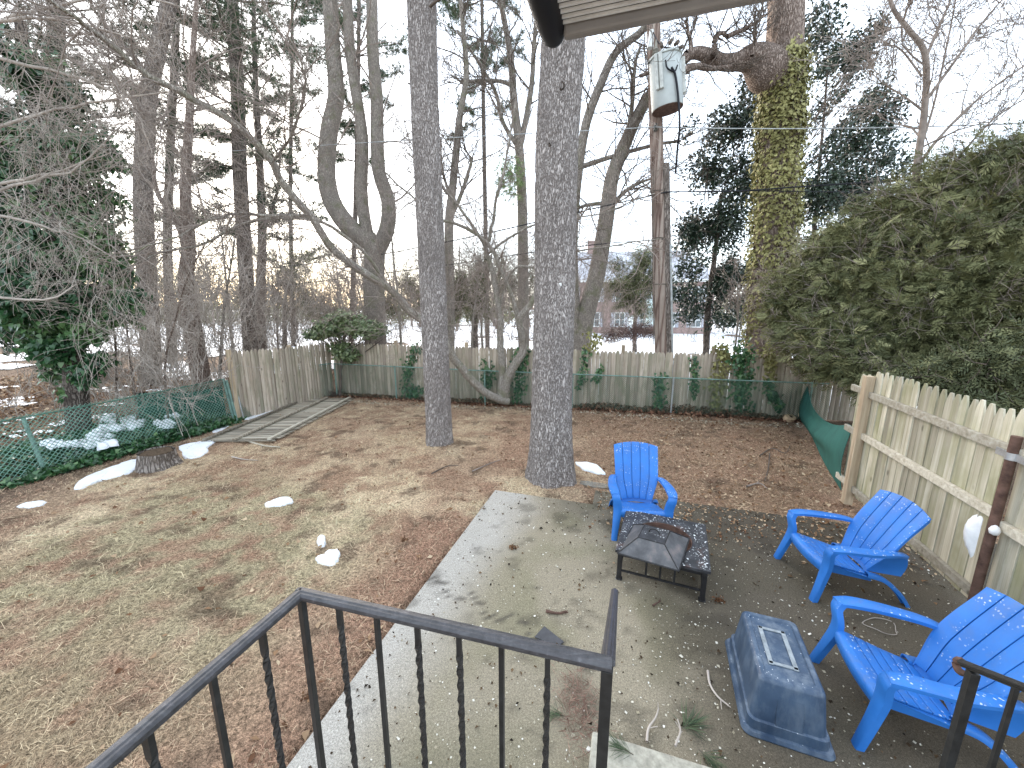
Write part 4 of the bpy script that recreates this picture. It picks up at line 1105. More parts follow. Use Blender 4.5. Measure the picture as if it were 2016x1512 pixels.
snow_patch([(418, 850), (440, 838), (458, 836), (440, 846), (424, 853)], 'short snow sliver at the left end of the fallen fence panel', .02)
# snow caught in the ivy bank behind the wire fence
def clumps(name, pxs, label, r=.14):
    m = MB()
    for (x, y) in pxs:
        q = ong(x, y); rr = r * random.uniform(.5, 1.1); m.lathe((q[0], q[1], q[2] + .27), [(rr, -.05), (rr * .95, 0), (rr * .7, .035), (rr * .3, .05)], 9, 1.3, .8)
    o = m.build(name, M['snow'], smooth=70)
    co = np.array([v.co for v in o.data.vertices]); co += (np.stack([vnoise(co[:, 0] * 17, co[:, 1] * 17, k) for k in range(3)], 1) - .5) * .10
    o.data.vertices.foreach_set('co', co.ravel()); return tag(o, label, kind='stuff')
clumps('snow_patch', [(110 + i * 9 + random.gauss(0, 4), 898 + random.gauss(0, 4)) for i in range(14)] + [(190 + i * 6, 880 - i * 2 + random.gauss(0, 5)) for i in range(14)], 'broken snow crust on the ivy behind the leaning green post', .13)
clumps('snow_patch', [(215 + random.uniform(0, 70), 850 + random.uniform(-12, 12)) for i in range(24)], 'lacy snow on the ivy bank, middle of the wire fence', .12)
clumps('snow_patch', [(318 + random.uniform(0, 42), 852 + random.uniform(-14, 10)) for i in range(14)], 'small lacy snow clump on the ivy bank above the tree stump', .11)
# stump
M['rot'] = mat_simple('rotten_wood', (.085, .06, .04), .95, .1, var=.5, scale=25, bump=.7)
sp_ = ong(313, 918); stp = empty('tree_stump', sp_, 0, 'low ragged dark tree stump at the foot of the ivy bank', 'stump')
sm = trunk('stump_side', [(0, 0, -.05), (0, 0, .12), (.01, 0, .30)], [.30, .27, .25], M['bark_far'], stp, 40, 60, .035, 9, (.06, .08, 5), 4)
m = MB(); pts = [(.235 * math.cos(a) * (1 + .08 * math.sin(5 * a)), .235 * math.sin(a) * (1 + .08 * math.sin(5 * a))) for a in np.linspace(0, 6.283, 30)[:-1]]
m.poly(pts, .22, .285); m.build('stump_top', M['rot'], stp)
# cut round of wood, stones, brick-like slab, dark slate piece
wb = ong(1551, 828); cw = empty('wood_block', wb, .3, 'pale cut chunk of wood with a dark centre by the green mesh cloth', 'log')
m = MB(); m.lathe((0, 0, 0), [(.15, 0), (.16, .03), (.155, .13), (.14, .15)], 9, 1.1, .8); m.build('block', mat_simple('fresh_cut_wood', (.55, .40, .26), .8, .2, var=.2, scale=12), cw, bevel=.01)
m = MB(); m.lathe((0, 0, .151), [(.045, 0), (.045, .004)], 10); m.build('heartwood', M['rot'], cw)
cw.rotation_euler = (R(28), 0, .3)
def stone(px, py, sx_, sy_, h, rz, label, mat, name='paving_stone'):
    q = onz(px, py, 0) if pl(*onz(px, py)[:2])[1] < 0 and pl(*onz(px, py)[:2])[0] > 0 else ong(px, py)
    m = MB(); pts = []
    for k in range(12):
        a = 2 * math.pi * k / 12; r_ = 1 / max(abs(math.cos(a)), abs(math.sin(a))) ** .8 * random.uniform(.9, 1.05); pts.append((math.cos(a) * r_ * sx_, math.sin(a) * r_ * sy_))
    m.poly(pts, 0, h); o = m.build(name, mat, bevel=.006); o.location = (q[0], q[1], q[2] + .003); o.rotation_euler = (0, 0, rz); return tag(o, label, 'stone')
stone(1170, 959, .24, .09, .05, -.35, 'flat grey stone edging piece between the big trunk and the first chair', M['concedge'])
stone(1198, 962, .07, .06, .05, -.3, 'small block next to the flat stone edging, under the first chair', M['concedge'])
M['slate'] = mat_simple('dark_slate', (.065, .065, .07), .7, .3, var=.2, scale=20)
o = MB().poly([(-.12, -.02), (-.03, .09), (.12, -.07), (.06, -.12)], 0, .012).build('slate_piece', M['slate'], bevel=.002)
q = onz(1080, 1252); o.location = (q[0], q[1], .003); tag(o, 'dark flat slate piece lying on the patio crack behind the railing', 'stone')
# sticks and branches on the ground
def stick(pxs, r, label, mat, z=.02, name='fallen_stick'):
    pts = []
    for (x, y) in pxs:
        q = ong(x, y); u, v = pl(q[0], q[1])
        if u > 0 and v < .45: q = onz(x, y, 0)
        pts.append((q[0], q[1], max(q[2], -.04 if q[1] < 5.4 else q[2]) + z + random.uniform(0, .012)))
    T = Twigs(); P = catmull(pts, 10); T.add(P.tolist(), np.linspace(r, r * .5, 10).tolist(), 6)
    for k in range(2):
        i = random.randint(3, 8); d = P[i] - P[i - 1]; d /= np.linalg.norm(d); d = (d[0] + random.gauss(0, .6), d[1] + random.gauss(0, .6), .02); grow(T, tuple(P[i]), d, r * 7, r * .45, 0, wob=.1, up=0)
    return tag(T.build(name, mat), label, 'stick', 'sticks lying about the yard')
stick([(457, 902), (480, 907), (508, 909)], .014, 'pale short stick on the lawn below the fallen panel', M['twig_pale'])
stick([(1393, 1325), (1397, 1350), (1412, 1375), (1434, 1393)], .010, 'thin pale curved twig left of the storage tote', M['twig_pale'], .012)
stick([(1273, 1465), (1276, 1440), (1290, 1420), (1296, 1400)], .009, 'bare forked twig resting against the bottom step', M['twig_pale'], .02)
stick([(1325, 1510), (1335, 1480), (1330, 1455)], .007, 'thin twig hanging over the step edge', M['twig_pale'], .15)
stick([(1075, 1206), (1095, 1210), (1118, 1209)], .014, 'short rusty brown stick on the patio behind the railing', M['rust'], .015)
stick([(1515, 895), (1512, 925), (1505, 950)], .012, 'dark thin branch on the litter in the right corner', M['twig_dark'])
stick([(1495, 900), (1520, 885), (1545, 895), (1555, 880)], .012, 'crooked branch pile piece near the green cloth', M['twig_dark'])
stick([(1470, 960), (1495, 955), (1510, 965)], .018, 'knobbly root-like stick on the litter right of the first chair', M['twig'])
stick([(850, 935), (880, 920), (905, 918)], .012, 'thin brown twig by the foot of the slimmer pine', M['twig_dark'])
stick([(930, 930), (965, 915), (985, 908)], .012, 'long twig between the two pine trunks', M['twig'])
stick([(480, 868), (520, 880), (552, 883)], .022, 'split board end poking out under the fallen panel', M['rail'])
stick([(1285, 1195), (1292, 1192), (1300, 1186)], .010, 'tiny red brown twig in front of the fire pit', M['rust'], .012)
stick([(1280, 930), (1300, 960), (1310, 972)], .008, 'fine twig behind the first blue chair', M['twig_dark'])
# pine sprig on the step and green sprigs by the railing
def sprig(p, rz, label, n=90, L=.13):
    e = empty('pine_sprig', p, rz, label, 'sprig'); T = Twigs(); T.add([(0, 0, .01), (.04, 0, .012), (.09, .01, .014)], [.003, .003, .002]); T.build('twig', M['twig_dark'], e)
    C = np.stack([RG.uniform(0, .09, n), RG.normal(0, .004, n), RG.uniform(.008, .02, n)], 1)
    rot = rand_rot(n, up=(0, 0, 2.0), yaw_dir=(1.2, 0, .1)); v = np.array([(0, 0, 0), (.012, .5, 0), (0, 1, 0), (-.012, .5, 0)], float)
    scatter('needles', [(v, np.array([(0, 1, 2), (0, 2, 3)]))], C, RG.uniform(.6, 1, n) * L, rot, M['needle'], e); return e
q = onz(1240, 1490, .18); sprig((q[0] + .02, q[1], .185), R(150), 'green pine needle sprig lying on the bottom step')
q = onz(1115, 1415); sprig((q[0], q[1], .01), R(170), 'green needle sprig in the litter beside the step', 70)
q = onz(1340, 1440); sprig((q[0], q[1], .01), R(20), 'large dark needle sprig on the patio in front of the step', 120, .17)
q = onz(1375, 1480); sprig((q[0], q[1], .01), R(-60), 'loose needle sprig near the tote corner', 90, .15)
# string loop
T = Twigs(); q = onz(1735, 1235)
pts = [(q[0] + .12 * math.cos(a) * (1 + .2 * math.sin(3 * a)), q[1] + .09 * math.sin(a), .012 + .01 * math.sin(2 * a)) for a in np.linspace(.5, 6.6, 22)]
T.add(pts, [.0035] * 22, 5); tag(T.build('plant_stem_loop', M['twig_pale']), 'loop of pale dry stem on the patio between the two right chairs', 'stem')
# dark cloth-like mound at the left corner of the far fence
q = ong(662, 779); mo = empty('leaf_mound', q, 0, 'dark rounded heap of twigs in the left fence corner', 'brush pile')
T = Twigs()
for k in range(260):
    a = random.uniform(0, 6.28); grow(T, (random.gauss(0, .14), random.gauss(0, .1), 0), (math.cos(a), math.sin(a) * .8, random.uniform(.1, 1.6)), random.uniform(.2, .42), .006, 0, wob=.4, up=-.15)
T.build('twigs', M['twig_dark'], mo); 

# ================================================================== TREES
def tree(name, base, label, cat='tree', group=None): return empty(name, base, 0, label, cat, group)
NS = [tmpl_star(11, .035, .75, k) for k in range(3)]
SPR = [tmpl_spray(6, k) for k in range(4)]; SPRN = [tmpl_spray(15, k, .6) for k in range(5)]
LF = [tmpl_leaf(.6)]; IV = [tmpl_ivy()]

# two pines standing in the lawn
def lawn_pine(base, pxs, radii, label, seed, flare, knots=(), Y=None):
    t = tree('pine_tree', base, label)
    pts = [np.array((base[0], base[1], gh(base[0], base[1]) - .12))] + [at(x, y, base[1]) for x, y in pxs]
    P = catmull(pts, 300)
    trunk('trunk', pts, radii, M['bark_near'], t, 420, 120, .022, 20, flare, seed)
    for (x, y, s_, kind) in knots:
        q = at(x, y, base[1]); ax = P[np.argmin(np.abs(P[:, 2] - q[2]))]; rr = radii[-1] * 1.02; d = np.array((q[0] - ax[0], -math.sqrt(max(.0001, rr * rr - (q[0] - ax[0]) ** 2)), 0)); d /= np.linalg.norm(d)
        if kind == 'stub':
            MB().tube([tuple(ax + d * rr * .8), tuple(ax + d * (rr + s_ * 1.2) + np.array((0, 0, s_ * .3))), tuple(ax + d * (rr + s_ * 1.8) + np.array((0, 0, s_ * .7)))], [s_ * .7, s_ * .5, s_ * .3], 9).build('knot', M['bark_dark'], t, smooth=50)
        else:
            m = MB(); ctr = ax + d * (rr - s_ * .35); m.lathe((0, 0, 0), [(s_, -s_ * .6), (s_ * 1.1, 0), (s_ * .8, s_ * .5), (s_ * .55, s_ * .62), (s_ * .4, s_ * .2)], 12, 1, 1.3)
            o = m.build('knot', M['bark_dark'] if kind == 'hole' else M['bark_near'], t, smooth=60); o.location = tuple(ctr); o.rotation_euler = Vector(d).to_track_quat('Z', 'Y').to_euler()
    return t, P
p1, P1 = lawn_pine(T1, [(858, 700), (845, 400), (836, 200), (829, -60), (826, -400)], [.265, .255, .245, .24, .245, .23], 'slimmer straight pine trunk standing alone in the lawn', 2, (.07, .25, 4),
    knots=((832, 570, .06, 'bulge'), (806, 165, .03, 'stub'), (842, 98, .03, 'bulge'), (820, 250, .02, 'stub')))
T = Twigs()
for k in range(9):
    q = P1[np.argmin(np.abs(P1[:, 2] - (at(830, 20, T1[1])[2] + random.uniform(-.15, .5))))]; a = random.uniform(2.2, 4.2) if k % 2 else random.uniform(-1.2, 1.2)
    grow(T, tuple(q + np.array((math.cos(a), -abs(math.sin(a)), 0)) * .2), (math.cos(a), -.3, random.uniform(-.1, .6)), random.uniform(.7, 1.6), .03, 2, up=.1)
T.build('branches', M['twig_dark'], p1); reparent(p1)
p2, P2 = lawn_pine(T2, [(1086, 800), (1092, 560), (1096, 300), (1108, 100), (1114, -120), (1118, -400)], [.36, .315, .30, .295, .29, .285, .28], 'thick straight pine trunk at the far edge of the patio', 5, (.13, .32, 5),
    knots=((1100, 192, .055, 'hole'), (1107, 213, .06, 'bulge'), (1080, 302, .035, 'stub'), (1100, 622, .04, 'hole')))
reparent(p2)
q = at(1102, 560, T2[1] - .30); o = MB().box(q, (.05, .008, .045)).build('tree_tag', M['white'], bevel=.002); tag(o, 'small white tag fixed to the thick pine trunk', 'tag')

# multi-stemmed leaning ornamental tree at the far fence, long limb sweeping left
OB = ong(990, 802); OY = OB[1] - .22
ot = tree('ornamental_tree', OB, 'multi-stemmed bare tree before the far fence, one long limb sweeping up left')
T = Twigs(); TW = Twigs()
def px3(lst, Y0, Y1):
    n = len(lst); return [at(x, y, Y0 + (Y1 - Y0) * i / (n - 1)) for i, (x, y) in enumerate(lst)]
big = px3([(1000, 790), (960, 775), (920, 738), (890, 700), (865, 655), (815, 620), (770, 572), (720, 538), (655, 490), (612, 425), (560, 365), (535, 318)], OY, OY - 3.0)
limb(T, big, .125, .07, 40, 10, .01)
up_ = px3([(535, 318), (470, 250), (360, 185), (290, 148), (200, 72), (130, 25), (40, -40)], OY - 3.0, OY - 5.4); limb(T, up_, .07, .02, 24, 7, .012)
for P_, n_ in ((big, 44), (up_, 44)):
    Q = catmull(P_, 40)
    for k in range(n_):
        i = random.randint(10 if P_ is big else 1, 38); d = Q[i + 1] - Q[i]; d /= np.linalg.norm(d); h = RG.normal(0, 1, 3) + np.array((-.3, -.2, .2)); v_ = d * .75 + h * .5
        grow(TW, tuple(Q[i]), tuple(v_), random.uniform(.8, 2.2), random.uniform(.010, .018), 3, wob=.18, up=.03, kids=(2, 4))
for lst, r0, r1, Y1 in (
    ([(990, 790), (1000, 740), (1030, 690), (1025, 650), (1022, 625), (1050, 590), (1075, 520), (1120, 440)], .15, .035, OY - .6),
    ([(985, 792), (990, 740), (985, 680), (984, 630), (975, 560), (965, 520), (955, 490)], .125, .06, OY - .1),
    ([(1022, 640), (1010, 590), (990, 540), (960, 480), (900, 440), (865, 432), (820, 395), (760, 340)], .07, .02, OY - .8),
    ([(955, 490), (968, 450), (980, 380), (995, 320), (1015, 200)], .055, .02, OY - .1),
    ([(958, 485), (920, 430), (880, 380), (850, 345), (800, 300)], .05, .015, OY - .5),
    ([(985, 600), (1010, 530), (1060, 525), (1120, 500), (1230, 480), (1300, 470)], .045, .012, OY - 1),
    ([(960, 500), (1000, 470), (1060, 440), (1180, 420), (1290, 380)], .04, .012, OY - 1),
    ([(770, 575), (720, 500), (640, 440), (560, 430), (480, 440), (400, 480), (310, 500), (220, 545)], .05, .012, OY - 4),
    ([(612, 425), (540, 425), (440, 425), (350, 465), (250, 500)], .04, .01, OY - 4.5),
    ([(535, 318), (560, 290), (585, 240), (600, 150), (560, 60)], .035, .01, OY - 3.5)):
    P_ = px3(lst, OY if lst[0][1] > 500 else OY - (2.2 if lst[0][0] < 800 else 0), Y1); limb(T, P_, r0, r1, 20, 8, .012)
    Q = catmull(P_, 30)
    for k in range(20):
        i = random.randint(8, 28); d = Q[i + 1] - Q[i]; d /= np.linalg.norm(d); h = RG.normal(0, 1, 3) + np.array((0, -.2, .25))
        grow(TW, tuple(Q[i]), tuple(d * .7 + h * .5), random.uniform(.6, 1.6), random.uniform(.010, .02), 2, wob=.2, up=.04, kids=(3, 5))
M['bark_pale'] = mat_bark('pale_smooth_bark', (.20, .17, .145), (.36, .32, .275), (.50, .46, .40), 30, .3, .9, .015, moss=(.20, .20, .12))
T.build('trunk', M['bark_pale'], ot); TW.build('branches', M['twig'], ot); reparent(ot)

# bare deciduous trees behind the fence
def bare_tree(name, base, limbs, label, bark, twig, nk=14, klen=(1, 2.6), depth=2, group=None, Y=None, dead_leaves=0):
    t = tree(name, base, label, group=group); T = Twigs(); TW = Twigs()
    for (lst, r0, r1) in limbs:
        P_ = [at(x, y, Y + (dy if len(q) > 2 else 0)) for q in lst for (x, y, dy) in [tuple(q) + (0,) * (3 - len(q))]]
        if lst[0][1] > 600: P_[0] = np.array((P_[0][0], P_[0][1], float(gh(P_[0][0], P_[0][1])) - .1))
        limb(T, P_, r0, r1, 28, 12 if r0 > .12 else 8, .0)
        Q = catmull(P_, 40); rr = np.linspace(r0, r1, 40); lo = 18 if lst[0][1] > 600 else 6
        for k in range(nk):
            i = random.randint(lo, 38); d = Q[i + 1] - Q[i]; d /= np.linalg.norm(d); h = RG.normal(0, 1, 3); h -= h.dot(d) * d; h /= np.linalg.norm(h)
            a = R(random.uniform(35, 70)); L = random.uniform(*klen)
            grow(TW, tuple(Q[i]), tuple(d * math.cos(a) + h * math.sin(a)), L, min(rr[i] * .5, L * .016), depth, wob=.2, up=.07, kids=(3, 5), minr=.006)
    T.build('trunk', bark, t); TW.build('branches', twig, t)
    if dead_leaves:
        tips = TW.tips(.03); C = tips[RG.integers(0, len(tips), dead_leaves)] + RG.normal(0, .1, (dead_leaves, 3)); scatter('leaves', LF, C, .09, rand_rot(dead_leaves), M['dry_leaf'], t)
    reparent(t); return t
y3 = 17.0
bare_tree('three_stemmed_tree', at(738, 660, y3), [([(738, 680), (736, 560), (735, 485), (700, 460), (660, 410), (643, 350), (648, 260), (662, 190), (655, 90), (648, -30)], .46, .25),
    ([(735, 500), (722, 455), (712, 380), (714, 280), (704, 200), (690, 110), (684, 0), (680, -40)], .27, .16), ([(740, 500), (762, 450), (764, 395), (745, 330), (742, 200), (734, 100), (732, -30)], .33, .20)],
    'big tree behind the far fence splitting into three thick smooth stems', M['bark_smooth'], M['twig'], 12, (1.2, 3), Y=y3)
bare_tree('curved_tree', at(1145, 660, 14.5), [([(1142, 690), (1150, 640), (1175, 540), (1195, 420), (1205, 350), (1232, 280), (1262, 215), (1300, 160), (1345, 120)], .36, .12),
    ([(1140, 690), (1132, 620), (1128, 540), (1130, 420), (1150, 260), (1185, 160), (1215, 100), (1265, 60), (1300, 0)], .22, .09), ([(1190, 420), (1240, 370), (1300, 345)], .09, .03), ([(1185, 400), (1150, 405), (1130, 415)], .07, .04), ([(1235, 280), (1245, 200), (1250, 130), (1262, 90)], .09, .03), ([(1140, 330), (1200, 310), (1290, 285), (1340, 278)], .09, .04)],
    'curving bare tree right of the thick pine trunk, leaning towards the utility pole', M['bark_smooth'], M['twig_dark'], 14, (1, 2.4), Y=14.5)
bare_tree('straight_bare_tree', at(1025, 660, 18), [([(1032, 680), (1030, 560), (1028, 400), (1022, 290), (1012, 200), (1005, 110), (985, 0)], .27, .10), ([(1022, 300), (1045, 180), (1052, 80), (1060, 0)], .13, .06), ([(1020, 290), (990, 240), (975, 180), (940, 120), (900, 60)], .10, .04), ([(1010, 170), (985, 160), (945, 158), (915, 162), (890, 150)], .09, .03)],
    'bare tree with an even trunk seen between the two pines, nearer the thick one', M['bark_smooth'], M['twig_dark'], 16, (1, 2.6), Y=18)
bare_tree('slim_forked_tree', at(885, 660, 17), [([(884, 680), (885, 560), (884, 440), (890, 380), (898, 300), (905, 230), (918, 150), (912, 60), (905, -20)], .22, .07), ([(886, 430), (905, 390), (925, 330), (930, 310)], .10, .05), ([(890, 400), (870, 330), (868, 270)], .07, .03)],
    'slim forked bare tree just right of the slimmer pine', M['bark_smooth'], M['twig_dark'], 16, (1, 2.4), Y=17)
bare_tree('tall_pale_tree', at(292, 700, 15.0), [([(292, 720), (290, 560), (282, 400), (285, 280), (292, 190), (310, 100), (330, 20), (345, -50)], .32, .20), ([(295, 160), (255, 100), (200, 40)], .12, .05)],
    'tall pale trunk at the left, in front of the snow, with peeling bark', M['bark_far'], M['twig'], 16, (1, 3), Y=15.0)
bare_tree('shaggy_vine_trunk', at(388, 690, 13.5), [([(392, 712), (378, 640), (366, 560), (372, 480), (365, 380), (372, 250), (380, 100), (392, -60)], .30, .04), ([(372, 520), (350, 440), (310, 380), (300, 300)], .11, .04)],
    'shaggy vine-wrapped trunk between the pale trunk and the dark pine', M['bark_red'], M['twig'], 26, (.8, 2.2), Y=13.5)
bare_tree('dark_bare_tree', at(512, 680, 22), [([(513, 690), (512, 600), (516, 480), (512, 330), (505, 200), (500, 60), (498, -60)], .28, .06), ([(513, 470), (545, 380), (552, 300)], .10, .04)],
    'dark trunk rising from the snow just right of the needled pine', M['bark_dark'], M['twig_dark'], 18, (1.2, 3), Y=22)
bare_tree('right_bare_tree', at(1815, 600, 9.6), [([(1790, 560), (1795, 450), (1805, 330), (1820, 220), (1822, 110), (1790, 60), (1760, 20), (1745, -30)], .085, .03), ([(1822, 115), (1850, 50), (1880, -20)], .035, .015), ([(1822, 200), (1880, 120), (1930, 50), (1990, -20)], .035, .012), ([(1805, 330), (1850, 270), (1920, 200), (2016, 130), (2080, 90)], .035, .012), ([(1800, 400), (1870, 330), (1950, 240), (2040, 180)], .03, .012), ([(1820, 220), (1780, 190), (1740, 165)], .025, .01), ([(1815, 150), (1770, 95), (1730, 90)], .02, .01), ([(1810, 300), (1840, 200), (1870, 60), (1885, -20)], .025, .01)],
    'young bare tree with upswept twigs above the big conifer at the upper right', M['twig'], M['twig'], 14, (.5, 1.5), Y=9.6)
for lst_, lab_ in (([(318, 770), (325, 720), (348, 620), (372, 540), (410, 470)], 'thin sapling leaning right in front of the screened fence'), ([(262, 790), (258, 720), (248, 640), (230, 560)], 'thin sapling just left of the screened fence, leaning left'), ([(215, 780), (228, 690), (222, 620), (224, 520)], 'thin upright sapling beside the ivy-hung tree')):
    bare_tree('sapling', at(lst_[0][0], 760, 9.0), [(lst_, .026, .011)], lab_, M['bark_red'], M['twig_pale'], 12, (.4, 1.3), Y=9.0, group='thin saplings by the screened fence')
bare_tree('sapling', at(1445, 690, 12.2), [([(1445, 690), (1452, 640), (1452, 560)], .035, .02), ([(1450, 660), (1462, 620), (1470, 560)], .02, .01)],
    'slim forked sapling just left of the ivy-clad trunk', M['bark_smooth'], M['twig'], 8, (.4, 1.2), Y=12.2)
for i, (lst, yy, lab) in enumerate((([(790, 690), (785, 600), (772, 480), (778, 380)], 15.6, 'thin bare sapling beyond the fence, left of the slimmer pine'), ([(892, 700), (890, 640), (885, 560), (878, 480)], 14.6, 'thin pale sapling beyond the fence, just right of the slimmer pine'),
    ([(928, 700), (930, 650), (938, 580), (946, 500)], 14.8, 'twin of pale saplings beyond the fence, between the pines'), ([(958, 700), (948, 640), (965, 560), (1000, 470)], 15.2, 'leaning sapling beyond the fence, left of the forked stem'), ([(545, 690), (546, 640), (548, 560), (540, 470)], 19.5, 'thin dark sapling in the snow left of the ivy shrub'),
    ([(420, 700), (440, 620), (455, 520), (470, 420)], 14.4, 'grey sapling crossing in front of the snow, left of the dark pine'), ([(455, 690), (450, 600), (440, 500), (430, 400)], 16.2, 'straight grey sapling left of the dark pine trunk'))):
    bare_tree('sapling', at(lst[0][0], 690, yy), [(lst, .06, .015)], lab, M['bark_smooth'], M['twig'], 16, (.7, 1.8), Y=yy, group='saplings beyond the fence')

# needled pines at the left
def needle_pine(base, lst, r0, r1, whorls, label, Y, seed, nbr=4, blen=(1.6, 3.2), ntuft=60, bark=None):
    random.seed(seed); t = tree('white_pine', base, label); T = Twigs(); TW = Twigs(); C = []
    P_ = [at(x, y, Y) for x, y in lst]; P_[0] = np.array((P_[0][0], P_[0][1], float(gh(P_[0][0], P_[0][1])) - .1)); limb(T, P_, r0, r1, 30, 14, .0)
    Q = catmull(P_, 200)
    for (py, n_, L_) in whorls:
        z = at(lst[0][0], py, Y)[2]; q = Q[np.argmin(np.abs(Q[:, 2] - z))]
        for k in range(n_):
            a = random.uniform(0, 6.283); L = L_ * random.uniform(.7, 1.15); d = (math.cos(a), math.sin(a) * .8, random.uniform(-.05, .35)); sub = Twigs()
            pts = [tuple(q)]; dd = unit(d); p_ = tuple(q)
            for s_ in range(6):
                dd = unit((dd[0] + random.gauss(0, .12), dd[1] + random.gauss(0, .12), dd[2] + random.gauss(0, .08) + .02)); p_ = tuple(p_[i] + dd[i] * L / 6 for i in range(3)); pts.append(p_)
            TW.add(pts, np.linspace(.03 * L / 2, .008, 7).tolist(), 4)
            for s_ in range(2, 7):
                for w_ in range(5):
                    o = pts[s_]; e = unit((dd[0] + random.gauss(0, .7), dd[1] + random.gauss(0, .7), dd[2] + random.gauss(0, .25) + .15)); l_ = L * random.uniform(.12, .32); pp = [o] + [tuple(o[i] + e[i] * l_ * f + (0, 0, .05 * f)[i] for i in range(3)) for f in (.5, 1)]
                    TW.add(pp, [.008, .006, .004], 3)
                    for f in (.45, .7, .9, 1.0): 
                        C.append(tuple(o[i] + e[i] * l_ * f + random.gauss(0, .05) for i in range(3)))
    T.build('trunk', bark or M['bark_dark'], t); TW.build('branches', M['twig_dark'], t); C = np.array(C)
    tone = sstep(0, 1, fbm(C[:, 0] * .7, C[:, 2] * .7, 91)) * .8
    scatter('needles', NS, C, RG.uniform(.20, .36, len(C)) * (Y / 18) ** .5, rand_rot(len(C), up=(0, 0, .3)), M['needle'], t, tone=tone); reparent(t); return t
needle_pine(at(488, 680, 18), [(490, 690), (482, 500), (472, 330), (468, 180), (456, 0), (450, -120)], .31, .20, [(-60, 5, 2.8), (0, 5, 3.2), (60, 5, 3.2), (110, 4, 3), (160, 5, 3.0), (210, 4, 2.6), (270, 4, 2.6), (330, 4, 2.4), (400, 4, 2.6), (460, 3, 2)], 'dark straight white pine with layered needle sprays, left of the three-stemmed tree', 18, 3, bark=M['bark_dark'])
needle_pine(at(330, 700, 21), [(335, 690), (330, 500), (335, 300), (345, 100), (350, -100)], .22, .12, [(-40, 5, 3), (40, 5, 3.2), (120, 5, 3), (200, 5, 3), (280, 5, 2.6), (360, 4, 2.6), (440, 4, 2.4)], 'green needled pine behind the tall pale trunk', 21, 8)
needle_pine(at(100, 700, 15), [(120, 700), (110, 500), (100, 300), (110, 100), (110, -100)], .3, .2, [(-60, 6, 3), (20, 6, 3.2), (90, 6, 3), (160, 6, 3), (230, 6, 2.6), (300, 5, 2.6)], 'needled pine behind the ivy-hung tree at the far left', 15, 9)
needle_pine(at(690, 690, 26), [(690, 690), (700, 400), (706, 100), (706, -100)], .17, .08, [(-60, 5, 3.4), (40, 6, 3.4), (110, 5, 3), (170, 5, 2.6), (240, 4, 2.4), (320, 3, 2.0)], 'far needled pine seen between the three thick stems', 26, 10)
needle_pine(at(960, 690, 27), [(960, 690), (955, 400), (950, 100), (948, -100)], .17, .08, [(0, 5, 3.2), (80, 5, 3.2), (150, 4, 2.8), (230, 3, 2.2)], 'far needled pine seen between the two lawn pines', 27, 12)
needle_pine(at(575, 690, 30), [(578, 690), (572, 400), (575, 100), (575, -100)], .16, .08, [(0, 5, 3.4), (90, 5, 3.4), (170, 5, 3.0), (250, 4, 2.8), (340, 4, 2.8), (430, 4, 2.6), (520, 5, 2.6)], 'farthest needled pine, left of the three thick stems', 30, 14)
random.seed(21)

# ivy-hung tree at the left edge
it = tree('ivy_hung_tree', at(150, 800, 8.6), 'large tree at the left edge smothered in dark green ivy with hanging vines')
T = Twigs(); IY = 8.6
for lst, r0, r1 in (([(150, 830), (150, 760), (140, 680), (128, 560), (110, 420), (90, 300), (60, 180), (40, 40)], .22, .08), ([(148, 700), (185, 640), (215, 560), (240, 480)], .09, .04), ([(100, 700), (90, 620), (60, 520), (30, 400)], .07, .03)):
    P_ = [at(x, y, IY) for x, y in lst]; P_[0] = np.array((P_[0][0], P_[0][1], float(gh(P_[0][0], P_[0][1])) - .1)) if lst[0][1] > 800 else P_[0]; limb(T, P_, r0, r1, 20, 10, .015)
T.build('trunk', M['bark_dark'], it); TW = Twigs()
ivb = []
for (x, y, r_) in ((40, 130, .8), (110, 190, .8), (30, 260, .9), (120, 300, .9), (190, 300, .6), (60, 380, 1.0), (160, 400, .9), (30, 480, 1.0), (120, 500, 1.0), (200, 510, .7), (60, 590, 1.0), (150, 600, .9), (215, 600, .75), (250, 590, .45), (20, 640, .8), (100, 680, .7), (175, 650, .5), (0, 560, .9), (-30, 420, 1), (-40, 300, 1), (150, 720, .35), (130, 620, .7), (200, 460, .5), (235, 540, .4), (140, 770, .35), (165, 740, .4), (105, 730, .4), (195, 710, .35)):
    c = at(x, y, IY + random.uniform(-.5, .5)); ivb.append((*c, r_ * .80, r_ * .7, r_ * .70))
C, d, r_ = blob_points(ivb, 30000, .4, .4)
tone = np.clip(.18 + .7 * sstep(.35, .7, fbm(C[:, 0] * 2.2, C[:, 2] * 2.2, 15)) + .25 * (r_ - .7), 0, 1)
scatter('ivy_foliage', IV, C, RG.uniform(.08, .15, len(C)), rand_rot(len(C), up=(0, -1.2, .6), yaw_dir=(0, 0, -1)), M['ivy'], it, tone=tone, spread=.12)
VN = Twigs()
for k in range(80):
    x, y = random.uniform(-40, 260), random.uniform(60, 560); q = at(x, y, IY - random.uniform(.4, 1.4)); L = random.uniform(.5, 2.2)
    grow(VN, tuple(q), (random.gauss(0, .5), random.gauss(0, .3), -1), L, .007, 2, wob=.3, up=-.12, kids=(2, 4))
for k in range(45):
    x, y = random.uniform(-60, 250), random.uniform(-40, 520); q = at(x, y, IY - random.uniform(.3, 1.6)); grow(VN, tuple(q), (random.gauss(.4, .7), random.gauss(0, .3), random.gauss(.1, .4)), random.uniform(.7, 2.0), .009, 3, wob=.24, up=0, kids=(2, 4))
VN.build('hanging_vines', M['twig_pale'], it); reparent(it)
